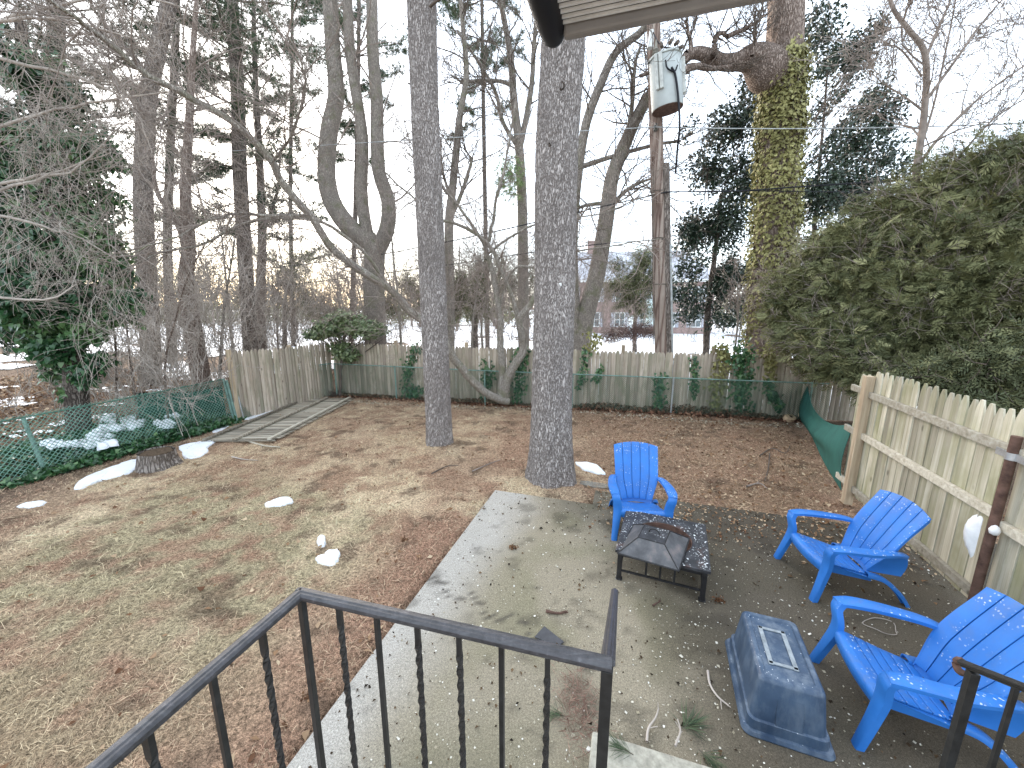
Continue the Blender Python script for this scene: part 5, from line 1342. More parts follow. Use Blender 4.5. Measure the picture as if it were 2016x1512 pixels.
# overhanging bare branches from outside the frame at the upper left
ob = tree('overhanging_tree', at(-320, 600, 6.6), 'bare pale branches reaching in from a tree beyond the left edge'); T = Twigs(); TW = Twigs()
limb(T, [np.array((at(-320, 600, 6.6)[0], 6.6, -.3)), at(-320, 300, 6.6), at(-250, 0, 6.6), at(-200, -300, 6.6)], .2, .1, 14, 10)
for lst in ([(-290, 300), (-100, 280), (60, 230), (200, 200), (330, 180)], [(-280, 420), (-100, 400), (80, 350), (150, 330), (250, 240)], [(-300, 380), (-60, 370), (60, 350), (140, 330), (220, 300)], [(-250, 100), (-60, 60), (80, 20), (240, -10), (420, 30)], [(-300, 450), (-50, 420), (100, 450), (160, 470), (240, 520)], [(-250, 50), (0, 40), (130, 40), (280, 80)], [(-320, 500), (-80, 570), (40, 590), (110, 585), (150, 560)], [(-240, 0), (-20, 110), (150, 150), (260, 210), (300, 300)]):
    P_ = [at(x, y, 6.8 + .5 * i / 3) for i, (x, y) in enumerate(lst)]; limb(T, P_, .035, .008, 18, 6, .01); Q = catmull(P_, 30)
    for k in range(12):
        i = random.randint(8, 28); d = Q[i + 1] - Q[i]; d /= np.linalg.norm(d); h = RG.normal(0, 1, 3); grow(TW, tuple(Q[i]), tuple(d * .8 + h * .45), random.uniform(.35, 1.1), .006, 2, wob=.24, up=.0, kids=(2, 4), minr=.003)
T.build('limbs', M['twig_pale'], ob); TW.build('branches', M['twig_pale'], ob); reparent(ob)

# ivy-clad trunk on the right
ic = tree('ivy_clad_tree', at(1512, 700, 13.2), 'massive trunk wrapped in faded ivy, with a knobbly reddish limb at the top'); YI = 13.2
T = Twigs(); pts = [at(x, y, YI) for x, y in ((1510, 720), (1514, 600), (1525, 450), (1534, 300), (1540, 180), (1546, 40), (1550, -120))]; pts[0] = np.array((pts[0][0], YI, float(gh(pts[0][0], YI)) - .1))
trunk('trunk', pts, [.62, .56, .54, .50, .46, .44, .42], M['bark_red'], ic, 200, 90, .05, 7, (.25, .8, 5), 3)
T = Twigs(); b0 = [at(x, y, YI - .08 * i) for i, (x, y) in enumerate(((1542, 175), (1508, 135), (1480, 116), (1448, 122), (1420, 122), (1400, 112), (1372, 104), (1350, 110)))]
P_ = catmull(b0, 30); T.add(P_.tolist(), np.interp(np.linspace(0, 1, 30), [0, .12, .25, .4, .6, .8, 1], [.35, .60, .44, .24, .20, .17, .13]).tolist(), 14)
T2_ = Twigs()
for lst, r0 in (([(1352, 112), (1330, 128), (1300, 135), (1260, 150)], .12), ([(1405, 115), (1408, 80), (1418, 66), (1440, 70)], .1), ([(1432, 72), (1470, 55), (1510, 28)], .07), ([(1345, 140), (1370, 130), (1400, 135), (1440, 130)], .12), ([(1360, 105), (1358, 70), (1348, 40)], .07), ([(1480, 110), (1488, 80), (1482, 62)], .06)):
    P2_ = [at(x, y, YI - .6) for x, y in lst]; limb(T, P2_, r0, r0 * .4, 14, 8, .01); Q = catmull(P2_, 20)
    for k in range(14):
        i = random.randint(4, 18); d = Q[i + 1] - Q[i]; d /= np.linalg.norm(d); grow(T2_, tuple(Q[i]), tuple(d * .7 + RG.normal(0, .5, 3)), random.uniform(.5, 1.5), .02, 2, up=.1, kids=(2, 4), minr=.006)
T.build('limb', M['bark_red'], ic); T2_.build('branches', M['twig_dark'], ic)
n = 15000; tt = RG.uniform(0, 1, n) ** .9; Pq = catmull(pts, 200); idx = (tt * 165 + 12).astype(int); a = RG.uniform(0, 2 * np.pi, n); rr = np.interp(idx / 199, np.linspace(0, 1, 7), [.62, .56, .54, .50, .46, .44, .42]) + .05 + RG.gamma(1.4, .05, n)
C = Pq[idx] + np.stack([np.cos(a) * rr, np.sin(a) * rr, RG.uniform(-.05, .05, n)], 1)
zpx = C[:, 2]; keepm = (fbm(a * 2.2, zpx * 1.6, 77) > .28 + .55 * sstep(at(0, 150, YI)[2], at(0, 70, YI)[2], zpx)) & ((zpx > at(0, 600, YI)[2]) | ((np.cos(a) < -.2) & (RG.uniform(0, 1, n) < .8))); C = C[keepm]; a = a[keepm]
nrm = np.stack([np.cos(a), np.sin(a), np.full(len(a), .5)], 1) * 2
tone = np.clip(.25 + .75 * fbm(C[:, 0] * 3, C[:, 2] * 1.2, 17), 0, 1)
scatter('ivy_foliage', IV, C, RG.uniform(.07, .14, len(C)), rand_rot(len(C), up=0, yaw_dir=(0, 0, -1)) if False else rand_rot(len(C), up=nrm, yaw_dir=(0, 0, -1)), M['ivy_old'], ic, tone=tone); reparent(ic)

# holly behind the pole
def leafy(name, base, blobs, n, size, mat, label, Y, shell=.2, limbs=(), tone0=.3, tmp=LF, up=(0, 0, .8), bark=None, part='foliage', jitter=.5, twn=5, keep=None, spread=.2):
    t = tree(name, base, label); T = Twigs(); TW = Twigs()
    for lst, r0, r1 in limbs:
        P_ = [at(x, y, Y) for x, y in lst]
        if lst[0][1] > 640: P_[0] = np.array((P_[0][0], P_[0][1], float(gh(P_[0][0], P_[0][1])) - .1))
        limb(T, P_, r0, r1, 20, 10, .01)
    B = [(*at(x, y, Y + random.uniform(-jitter, jitter)), rx, rx * .9, rz_) for (x, y, rx, rz_) in blobs]
    root = at(*limbs[0][0][len(limbs[0][0]) // 2], Y) if limbs else np.array(base)
    for b in B:
        for k in range(twn):
            q = np.array(b[:3]) + RG.normal(0, .35, 3) * np.array(b[3:]); m_ = root * .4 + q * .6 + RG.normal(0, .1, 3); TW.add([tuple(root * .5 + q * .5 if False else m_), tuple((m_ + q) / 2 + RG.normal(0, .05, 3)), tuple(q + RG.normal(0, .3, 3) * np.array(b[3:]))], [.02, .014, .006], 4)
            grow(TW, tuple(q), tuple(RG.normal(0, 1, 3)), b[3] * .9, .010, 1, wob=.2)
    if limbs: T.build('trunk', bark or M['bark_dark'], t)
    TW.build('branches', M['twig_dark'], t)
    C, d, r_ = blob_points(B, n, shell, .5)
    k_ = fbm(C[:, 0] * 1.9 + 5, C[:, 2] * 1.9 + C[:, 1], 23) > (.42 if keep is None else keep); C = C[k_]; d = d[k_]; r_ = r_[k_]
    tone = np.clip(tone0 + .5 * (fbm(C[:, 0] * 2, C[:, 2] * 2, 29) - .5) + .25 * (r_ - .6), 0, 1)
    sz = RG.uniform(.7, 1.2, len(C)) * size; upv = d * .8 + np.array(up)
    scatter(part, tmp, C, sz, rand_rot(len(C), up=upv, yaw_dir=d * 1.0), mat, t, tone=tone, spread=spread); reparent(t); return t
leafy('holly_tree', at(1390, 700, 15.6), [(1620, 40, .8, .9), (1660, 120, 1.0, 1.0), (1690, 200, 1.1, .9), (1700, 290, 1.2, 1), (1640, 250, 1.0, 1.1), (1600, 110, .8, 1.0), (1740, 230, .7, .7), (1700, 120, .7, .8),
    (1440, 250, .9, .9), (1400, 330, .9, .9), (1460, 350, 1.0, 1.1), (1380, 260, .6, .5), (1620, 380, 1.2, 1.2), (1680, 380, 1.0, 1), (1420, 440, 1.2, 1.1), (1360, 460, .8, .9), (1480, 200, .6, 1.0), (1400, 540, 1.2, 1.1), (1350, 560, .8, 1.0), (1450, 560, 1.0, 1.1), (1380, 620, 1.0, .6), (1440, 620, .8, .6), (1640, 480, 1.1, 1), (1600, 560, 1.0, .8), (1750, 330, .7, .8), (1560, 60, .3, .7), (1730, 60, .4, .5)],
    62000, .135, M['holly'], 'tall dark holly spreading behind the utility pole and the ivy-clad trunk', 15.6, .1, limbs=(([(1392, 700), (1395, 600), (1410, 480), (1420, 380)], .14, .05), ([(1600, 700), (1598, 560), (1610, 380), (1630, 120)], .12, .03)), tone0=.22, keep=.43)
leafy('yew_tree', at(935, 660, 21), [(900, 560, 1.4, 1.3), (960, 540, 1.5, 1.5), (930, 600, 1.6, 1.0), (1010, 570, 1.2, 1.3), (880, 610, 1.1, .8), (1050, 560, .9, 1.2), (830, 590, .8, .8), (800, 560, 1.0, 1.2), (760, 600, .9, .8)], 26000, .18, M['hem'], 'dark evergreen mass beyond the fence, between the two lawn pines', 21, .1, limbs=(([(935, 680), (935, 620), (940, 560)], .2, .1),), tone0=.15, tmp=SPR, keep=.40)
leafy('dark_evergreen', at(1245, 640, 26), [(1230, 560, 1.5, 1.0), (1260, 540, 1.5, 1.3), (1275, 510, 1.3, 1.2), (1240, 590, 1.5, .9), (1285, 580, 1.2, 1.1), (1215, 520, .7, .6), (1260, 610, 1.1, .7), (1205, 570, .7, .7), (1290, 540, 1.2, 1.2), (1215, 600, .6, .5)], 16000, .24, M['hem'], 'open dark evergreen standing in front of the brick house', 26, .1, limbs=(([(1250, 680), (1250, 620), (1245, 540)], .16, .06),), tone0=.15, tmp=SPR, keep=.44)
leafy('left_evergreen', at(560, 660, 24), [(560, 560, 1.6, 1.4), (520, 590, 1.4, 1.1), (600, 590, 1.3, 1.1), (580, 520, 1.2, 1.2), (640, 610, 1.2, .8), (480, 580, 1.0, 1.0), (400, 560, 1.4, 1.2), (340, 580, 1.4, 1.2), (300, 540, 1.2, 1.2)], 16000, .22, M['hem'], 'dull green evergreen screen far back on the left', 24, .1, limbs=(([(560, 680), (560, 620), (565, 540)], .16, .06),), tone0=.25, tmp=SPR, keep=.42)
leafy('red_brown_bush', at(1240, 660, 20), [(1225, 655, 1.1, .45), (1262, 650, .9, .5), (1200, 662, .6, .3), (1290, 655, .6, .4)], 9000, .06, mat_leaf('red_brown_twigs', (.05, .03, .028), (.12, .07, .06), (.2, .12, .1), .8), 'rounded red-brown bush beyond the fence in front of the brick house', 20, .3, tone0=.4, keep=.1)
# ivy shrub spilling over the fence
leafy('ivy_shrub', at(670, 700, 13.3), [(690, 640, .75, .32), (650, 648, .6, .3), (730, 650, .55, .26), (620, 658, .35, .2), (670, 625, .4, .2), (672, 690, .38, .34), (690, 700, .24, .2)], 6000, .11, M['ivy_pale'], 'rounded light green ivy shrub spilling over the left corner of the far fence', 13.3, .5, limbs=(([(668, 770), (672, 720), (680, 660)], .05, .03),), tone0=.45, tmp=IV, keep=.12, jitter=.15, up=(0, -.6, .8), bark=M['twig_dark'])
# ivy runners climbing the far fence
def runners(px0, label, path, n=150, w=.12, mat='ivy'):
    q = at(path[0][0], path[0][1], 11.5)
    pts = []
    for (x, y) in path:      # on the plane of the wire fence
        rx, ry, rz_ = ray(x, y); o_ = BC + off * .12; t = (o_[0] * off[0] + o_[1] * off[1]) / (rx * off[0] + ry * off[1]); pts.append((rx * t, ry * t, EYE + rz_ * t))
    P_ = catmull(pts, 30); e = tree('climbing_ivy', P_[0], label, 'ivy', 'ivy climbing the far fence'); T = Twigs(); T.add(P_.tolist(), [.01] * 30, 5); T.build('stem', M['twig_dark'], e)
    i = RG.integers(0, 30, n); C = P_[i] + RG.normal(0, 1, (n, 3)) * np.array((w, .04, w * .9)); C[:, 1] -= .03; scatter('leaves', IV, C, RG.uniform(.07, .12, n), rand_rot(n, up=(off[0] * 2, off[1] * 2, .5), yaw_dir=(0, 0, -1)), M[mat], e, tone=RG.uniform(.2, .8, n)); reparent(e)
runners(0, 'thick dark ivy runner on the fence just left of the slimmer pine', [(800, 775), (802, 740), (808, 710), (820, 680)], 230, .10)
runners(0, 'dark ivy clump at the foot of the fence left of the slimmer pine', [(808, 776), (815, 770), (822, 768)], 120, .12)
runners(0, 'dense ivy column on the fence right of the ornamental tree', [(1018, 785), (1022, 750), (1025, 710), (1028, 690)], 300, .12)
runners(0, 'small ivy clump behind the ornamental tree stems', [(955, 770), (962, 745), (958, 715)], 130, .12)
runners(0, 'thin ivy runner right of the thick pine, low on the wire fence', [(1138, 760), (1148, 730), (1150, 690)], 110, .06)
runners(0, 'sparse ivy tuft on the wire fence near the fence post', [(1172, 750), (1178, 735), (1182, 725)], 50, .06)
runners(0, 'ivy tuft on top of the far fence post behind the thick pine', [(1162, 690), (1170, 672), (1166, 660)], 90, .10, 'ivy_old')
runners(0, 'dark ivy runner below the utility pole, on the wire fence', [(1298, 800), (1296, 770), (1300, 740)], 140, .09)
runners(0, 'narrow ivy runner between the pole and the ivy-draped post', [(1366, 780), (1368, 740), (1366, 700)], 120, .07)
runners(0, 'ivy draped over the fence post right of the utility pole', [(1408, 800), (1415, 740), (1425, 700), (1420, 680)], 330, .12, 'ivy_old')
runners(0, 'broad dark ivy mass on the fence in front of the ivy-clad trunk', [(1455, 800), (1458, 760), (1462, 720), (1458, 690)], 460, .17)
runners(0, 'faded ivy tuft hanging over the top of the fence by the ivy-clad trunk', [(1514, 740), (1516, 710), (1512, 690)], 170, .09, 'ivy_old')
runners(0, 'slanting dark ivy runner low on the fence at the right', [(1512, 750), (1522, 780), (1535, 800)], 190, .08)
runners(0, 'ivy bunch at the right end of the far fence under the conifer', [(1580, 690), (1600, 720), (1625, 740)], 300, .18, 'ivy_old')
# ivy under the wire top near the right corner
# ivy bank behind the left wire fence
n = 15000; s_ = RG.uniform(0, 1, n); dist = RG.uniform(.0, 1, n) ** 1.2 * 2.6; nrm_ = np.array((-gdir[1], gdir[0], 0))
base_ = GS[None] + (G1 - GS)[None] * s_[:, None] + nrm_[None] * (dist[:, None] - .35); 
C = base_.copy(); C[:, 2] = gh(C[:, 0], C[:, 1]) + .03 + RG.uniform(0, 1, n) * (.10 + .16 * sstep(.3, .9, s_)) * sstep(-.4, .6, dist)
gone = fbm(C[:, 0] * 1.8, C[:, 1] * 1.8, 88) < .34; C = C[~gone]
tag(scatter('ivy_ground_cover', IV, C, RG.uniform(.06, .11, len(C)), rand_rot(len(C), up=(0, -.3, 1.2)), M['ivy'], tone=np.clip(fbm(C[:, 0] * 2, C[:, 1] * 2, 9) * .7, 0, 1)), 'dark green ivy carpeting the bank behind the left wire fence', kind='stuff')

# big conifer on the right
hb = []
for (x, y, yy, r_) in ((1600, 500, 9.6, 1.1), (1560, 560, 9.4, .8), (1640, 450, 9.8, 1.1), (1700, 420, 9.8, 1.3), (1770, 380, 9.6, 1.3), (1850, 330, 9.2, 1.3), (1930, 290, 9.0, 1.3), (2010, 290, 8.8, 1.3), (1660, 540, 9.0, 1.2), (1740, 500, 8.6, 1.4), (1830, 450, 8.4, 1.5), (1920, 410, 8.2, 1.5), (2010, 380, 8, 1.5),
    (1580, 620, 8.8, .8), (1630, 610, 8.4, 1.0), (1700, 620, 8.2, 1.1), (1780, 580, 8, 1.2), (1860, 560, 7.6, 1.2), (1960, 520, 7.4, 1.4), (2060, 480, 7.2, 1.4), (1620, 670, 8.0, .7), (1640, 710, 7.6, .5), (1600, 700, 8.6, .5), (1690, 700, 7.4, .9), (1760, 680, 7.6, .9), (1830, 650, 7.4, .9), (1720, 740, 6.8, .5), (1990, 640, 7, .9), (1920, 620, 7.2, .7), (1545, 530, 9.6, .45), (1530, 590, 9.2, .35), (2060, 620, 6.8, 1.2)):
    c = at(x, y + (45 if y < 640 else 10) + .05 * (x - 1600) * (y < 500), yy); hb.append((*c, r_ * .72, r_ * .8, r_ * .62))
cf_ = tree('big_conifer', at(1990, 760, 8.4), 'huge olive green conifer filling the right side beyond the plank fence'); T = Twigs(); TW = Twigs()
tb = at(1990, 760, 8.4); tb[2] = gh(*tb[:2]); limb(T, [tb - np.array((0, 0, .1)), tb + np.array((.05, 0, 2)), tb + np.array((0, .1, 6))], .2, .07, 14, 10); T.build('trunk', M['bark_red'], cf_)
for b in hb:
    o_ = tb + np.array((0, 0, max(.5, (b[2] - tb[2]) * .6))); q = np.array(b[:3]); mid = (o_ + q) / 2 + RG.normal(0, .15, 3); TW.add(catmull([o_, mid, q, q + (q - o_) / np.linalg.norm(q - o_) * b[3]], 10).tolist(), np.linspace(.05, .01, 10).tolist(), 6)
    for k in range(9): grow(TW, tuple(mid * (k % 3) / 4 + q * (1 - (k % 3) / 4)), tuple((q - o_) / np.linalg.norm(q - o_) + RG.normal(0, .6, 3)), b[3] * 1.1, .014, 2, wob=.15, up=-.02)
TW.build('branches', M['twig'], cf_)
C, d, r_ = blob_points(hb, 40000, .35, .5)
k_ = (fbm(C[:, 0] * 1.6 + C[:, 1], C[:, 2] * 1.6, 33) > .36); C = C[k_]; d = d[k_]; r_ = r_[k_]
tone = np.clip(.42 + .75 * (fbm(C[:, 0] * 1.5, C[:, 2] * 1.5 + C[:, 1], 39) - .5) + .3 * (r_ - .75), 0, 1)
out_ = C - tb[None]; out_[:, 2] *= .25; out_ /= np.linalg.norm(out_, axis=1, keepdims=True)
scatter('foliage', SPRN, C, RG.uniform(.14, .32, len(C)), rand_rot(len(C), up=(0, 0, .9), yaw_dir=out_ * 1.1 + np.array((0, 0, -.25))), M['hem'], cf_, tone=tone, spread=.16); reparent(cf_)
# dark hedge behind the plank fence
leafy('dark_shrub', at(1950, 760, 6.0), [(1800, 760, .5, .35), (1870, 740, .6, .4), (1950, 720, .7, .5), (2020, 730, .8, .6), (1900, 790, .5, .3), (2000, 800, .6, .4), (1745, 770, .35, .25)], 5000, .2, M['hem'], 'dark evergreen shrub just behind the pickets of the plank fence', 5.9, .2, tone0=.1, tmp=SPR, keep=.2)

# brushwood thicket beyond the fence (nobody could count it)
T = Twigs(); TG = Twigs(); TD = Twigs()
def brush(n, xr, yr, hr, tw, depth=2, L=(1.2, 3.0), r=.014, lean=.4):
    for k in range(n):
        x = random.uniform(*xr); y = random.uniform(*yr); z = float(gh(x, y)); grow(tw, (x, y, z + random.uniform(0, hr)), (random.gauss(0, lean), random.gauss(0, lean * .5), 1), random.uniform(*L), r, depth, wob=.16, up=.05, kids=(3, 5), minr=.006, spread=(20, 50))
brush(250, (-17, -8), (12, 22), 3.2, TG, 2); brush(300, (-14, -3.0), (15.5, 28), 3.6, T, 2); brush(160, (-3, 4), (16, 28), 3, T, 2, (1.5, 3.4)); brush(60, (4, 12), (17, 30), 2, T, 2)
brush(80, (-11.5, -7.3), (8.3, 11.5), 1.4, TG, 2, (.8, 2), .010); brush(70, (-12, -5), (14, 18), 1, TD, 2, (.8, 2), .012)
brush(60, (9, 18), (11, 20), 2.5, TG, 2, (1.5, 3), .012)
tag(T.build('brushwood', M['twig']), 'grey leafless brush beyond the far fence', kind='stuff'); tag(TG.build('brushwood', M['twig_pale']), 'pale tangled brush on the left and right', kind='stuff'); tag(TD.build('brushwood', M['bark_red']), 'rusty low brush in the left woodland', kind='stuff')
# far tree line
T = Twigs()
for k in range(150):
    x = random.uniform(-75, 75); y = random.uniform(45, 95); h_ = random.uniform(5, 12); grow(T, (x, y, -.5), (random.gauss(0, .06), 0, 1), h_, .2, 2, wob=.06, up=.1, kids=(6, 9), shrink=(.25, .5), minr=.03, spread=(25, 55))
tag(T.build('distant_woods', M['twig']), 'far leafless tree line along the horizon', kind='stuff')
n = 16000; C = np.stack([RG.uniform(-80, 80, n), RG.uniform(55, 100, n), RG.uniform(0, 1, n) ** 1.3 * 7], 1); hgt = 2.0 + 3.6 * fbm(C[:, 0] * .09, C[:, 1] * .05, 3); C = C[C[:, 2] < hgt]
C = C[(C[:, 0] < 3) | (C[:, 0] > 24)]
tag(scatter('distant_evergreens', SPR, C, RG.uniform(.9, 1.8, len(C)), rand_rot(len(C), up=(0, -.5, .6)), M['hem'], tone=RG.uniform(.1, .6, len(C))), 'far evergreen mass at the horizon', kind='stuff')

# ================================================================== UTILITY POLE
YP = 12.7
po = empty('utility_pole', at(1312, 675, YP), 0, 'weathered wooden utility pole with a splice and cables, standing beyond the far fence', 'utility pole')
pb_ = at(1313, 700, YP); pt_ = at(1284, -60, YP); pb_[2] = gh(pb_[0], YP) - .2
trunk('pole_shaft', [pb_, (pb_ + pt_) / 2, pt_], [.21, .19, .17], mat_bark('split_pole_wood', (.08, .05, .04), (.27, .20, .165), (.40, .34, .29), 8, .06, .6, .01), po, 60, 40, .012, 14)
s0 = at(1318, 320, YP - .22); s1 = at(1324, 700, YP - .22); s1[2] = gh(s1[0], YP) - .1
MB().tube([tuple(s1 + np.array((.08, .1, 0))), tuple(s0 + np.array((-.06, .1, 0)))], [.12, .10], 12).build('splice_pole', M['bark_far'], po, smooth=50)
MB().tube([tuple(s1 + np.array((.16, 0, 0))), tuple(at(1320, 480, YP - .25))], .035, 10).build('conduit', M['galv'], po, smooth=50)
for dx_ in (-.19, -.15): MB().tube([tuple(at(1300, 660, YP - .2) + np.array((dx_, 0, -.3))), tuple(at(1296, 330, YP - .2) + np.array((dx_, 0, 0)))], .012, 6).build('ground_wire', M['twig_dark'], po)
for zpy in (378, 470, 560): q = (pb_ + (pt_ - pb_) * ((at(0, zpy, YP)[2] - pb_[2]) / (pt_[2] - pb_[2]))); MB().tube([(q[0], q[1], q[2] - .015), (q[0], q[1], q[2] + .015)], .215, 20).build('band', M['twig_dark'], po, smooth=50)
MB().tube([tuple(at(1283, 60, YP - .3)), tuple(at(1280, 95, YP - .3))], [.06, .09], 12).build('arrester', M['white'], po, smooth=50)
q = at(1291, 250, YP - .22); MB().lathe(q, [(.03, -.12), (.07, -.08), (.05, -.03), (.075, .0), (.05, .05), (.03, .09)], 14).build('insulator', mat_simple('dark_porcelain', (.05, .055, .045), .3, .6), po, smooth=50)
reparent(po)
tr = empty('transformer', at(1315, 215, YP - .42), 0, 'grey-white cylindrical transformer hanging high on the utility pole', 'transformer')
c0 = at(1314, 216, YP - .60); c1 = at(1309, 118, YP - .60); RT = .41
MB().tube([tuple(c0), tuple(c1)], RT, 40).build('tank', mat_simple('transformer_paint', (.40, .43, .42), .45, .4, var=.12, scale=2), tr, smooth=40, bevel=.02)
axv = (c1 - c0) / np.linalg.norm(c1 - c0)
MB().tube([tuple(c1), tuple(c1 + axv * .05)], RT + .03, 40).build('lid', mat_simple('transformer_lid', (.45, .48, .46), .5, .4), tr, smooth=40, bevel=.012)
MB().tube([tuple(c0 - axv * .012), tuple(c0)], RT - .01, 40).build('tank_bottom', M['rust'], tr, smooth=40)
for a in (-2.45, -2.2, -.35, -.1):
    d = np.array((math.cos(a), math.sin(a), 0)) * (RT + .035); MB().beam(tuple(c0 + d + axv * .35), tuple(c0 + d + axv * 1.2), .09, .10, up=(math.cos(a), math.sin(a), 0)).build('cooling_fin', mat_simple('fin_paint', (.47, .48, .45), .5, .4) if a == -2.45 else bpy.data.materials['fin_paint'], tr, bevel=.02)
for (a, z) in ((-2.1, 1.33), (-1.6, 1.38), (-1.25, 1.36), (-.95, 1.30)):
    d = np.array((math.cos(a), math.sin(a), 0)) * (RT + .05); MB().tube([tuple(c0 + d * .85 + axv * z), tuple(c0 + d * 1.15 + axv * z)], .045, 10).build('bushing', M['twig_dark'], tr, smooth=50)
b_ = c1 + axv * .05 + np.array((-.26, 0, 0)); m = MB(); m.lathe(b_, [(.07, 0), (.10, .03), (.06, .06), (.10, .10), (.055, .14), (.09, .18), (.04, .24), (.02, .42)], 16); m.build('high_voltage_bushing', M['concedge'], tr, smooth=40)
MB().beam(tuple(c0 + axv * .4 + np.array((-.1, .3, 0))), tuple(c0 + axv * .4 + np.array((-.15, .6, 0))), .12, .2).build('bracket', M['galv'], tr)
MB().beam(tuple(c0 + axv * 1.1 + np.array((-.1, .3, 0))), tuple(c0 + axv * 1.1 + np.array((-.15, .6, 0))), .12, .2).build('bracket', M['galv'], tr)
reparent(tr)
def cable(pts, r, label, mat=None, sag=0, n=24, name='overhead_cable'):
    P_ = catmull(pts, n) if len(pts) > 2 else np.array([np.array(pts[0]) * (1 - t) + np.array(pts[1]) * t + np.array((0, 0, -sag * 4 * t * (1 - t))) for t in np.linspace(0, 1, n)])
    return tag(MB().tube(P_.tolist(), r, 6).build(name, mat or M['black'], smooth=60), label, 'cable')
yc = YP - 1.05
cable([at(1322, 132, yc), at(1330, 150, yc), at(1336, 200, yc), at(1338, 250, yc), at(1334, 290, yc + .3), at(1330, 340, yc + .6)], .028, 'thick black drop cable running down the front of the transformer')
cable([at(1310, 118, yc), at(1314, 134, yc), at(1328, 140, yc), at(1334, 128, yc)], .02, 'short black jumper looping at the transformer bushings')
cable([at(1284, 60, YP - .3), at(1300, 88, yc + .4), at(1330, 100, yc + .3), at(1340, 92, yc + .2), at(1338, 104, yc + .2)], .014, 'thin jumper wire curling from the arrester to the transformer lid')
PL_ = at(1291, 250, YP - .3); far_l = np.array((-30, 22, 4.2)); 
cable([PL_, at(2150, 236, 9.6)], .013, 'pale thin wire running right from the pole insulator', M['galv'], .1)
cable([at(1291, 250, YP - .3), at(700, 282, 16), at(-60, 330, 21)], .011, 'thin wire running left from the pole insulator', M['galv'])
cable([at(1312, 378, YP - .25), at(1450, 376, 12.1), at(1600, 366, 11.6), at(2150, 330, 9.4)], .019, 'thick black cable leaving the pole to the right, above the conifer')
cable([at(1312, 378, YP - .25), at(1180, 408, 13.3), at(860, 480, 15.5), at(600, 520, 18), at(-100, 600, 24)], .018, 'thick black cable sagging left from the pole behind the pines')
cable([at(1312, 470, YP - .25), at(1100, 490, 14), at(700, 545, 18), at(-100, 640, 24)], .016, 'lowest thin cable running left from the pole')
cable([at(1322, 378, YP - .25), at(1500, 376, 12), at(2150, 385, 9.8)], .012, 'thin cable just under the thick right-hand cable')

# ================================================================== FAR HOUSE
hx0, hy = at(1105, 640, 44)[0], 44.0
ho = empty('brick_house', (hx0, hy, -.5), R(-6), 'far red brick house with white windows and a snowy roof, seen between trunk and pole', 'house')
m = MB(); m.box((8, 5, 2.9), (16, 10, 5.8)); m.build('wall', M['brick'], ho)
m = MB(); m._add([(-.5, -.5, 5.8), (16.5, -.5, 5.8), (16.5, 10.5, 5.8), (-.5, 10.5, 5.8), (2, 5, 9.4), (14, 5, 9.4)], [(0, 1, 5, 4), (1, 2, 5), (2, 3, 4, 5), (3, 0, 4), (0, 3, 2, 1)]); rf = m.build('roof', M['roof'], ho)
MB().box((3.5, 5, 9.6), (1, 1, 2.0)).build('chimney', M['brick'], rf)
MB().box((8, -.45, 5.72), (17, .12, .25)).build('gutter', M['white'], ho)
for zf in (.9, 3.6):
    for x in (1.0, 3.6, 6.3, 9.0, 11.6, 14.3):
        w = MB().box((x, -.03, zf + .75), (1.15, .1, 1.6)).build('window', M['white'], ho)
        for sx_ in (-.26, .26):
            for sz in (-.37, .37): MB().box((x + sx_, -.09, zf + .75 + sz), (.44, .04, .64)).build('pane', M['glassd'] if zf < 2 or x > 4 else M['glassd'], w)
        for sx_ in (-.78, .78): MB().box((x + sx_, -.04, zf + .75), (.32, .06, 1.6)).build('shutter', M['roof'], ho)
MB().box((7.65, -.06, 1.05), (1.0, .1, 2.1)).build('door', M['white'], ho)
sh = empty('garden_shed', at(1283, 640, 38), 0, 'small pale teal panel of a shed glimpsed just left of the utility pole', 'shed'); q = at(1283, 625, 38)
MB().box((q[0], 38, q[2] + .5), (1.0, .8, 2.4)).build('wall', M['teal'], sh); MB().box((q[0], 38, q[2] + 1.78), (1.3, 1.1, .14)).build('roof', M['roof'], sh); reparent(sh)

# ================================================================== LITTER AND GRASS
def patio_in(x, y, mar=0.0):
    u, v = pl(x, y); return ((u > -mar) & (v < mar)) | ((u > 1.42 - mar) & (v < .45 + mar))
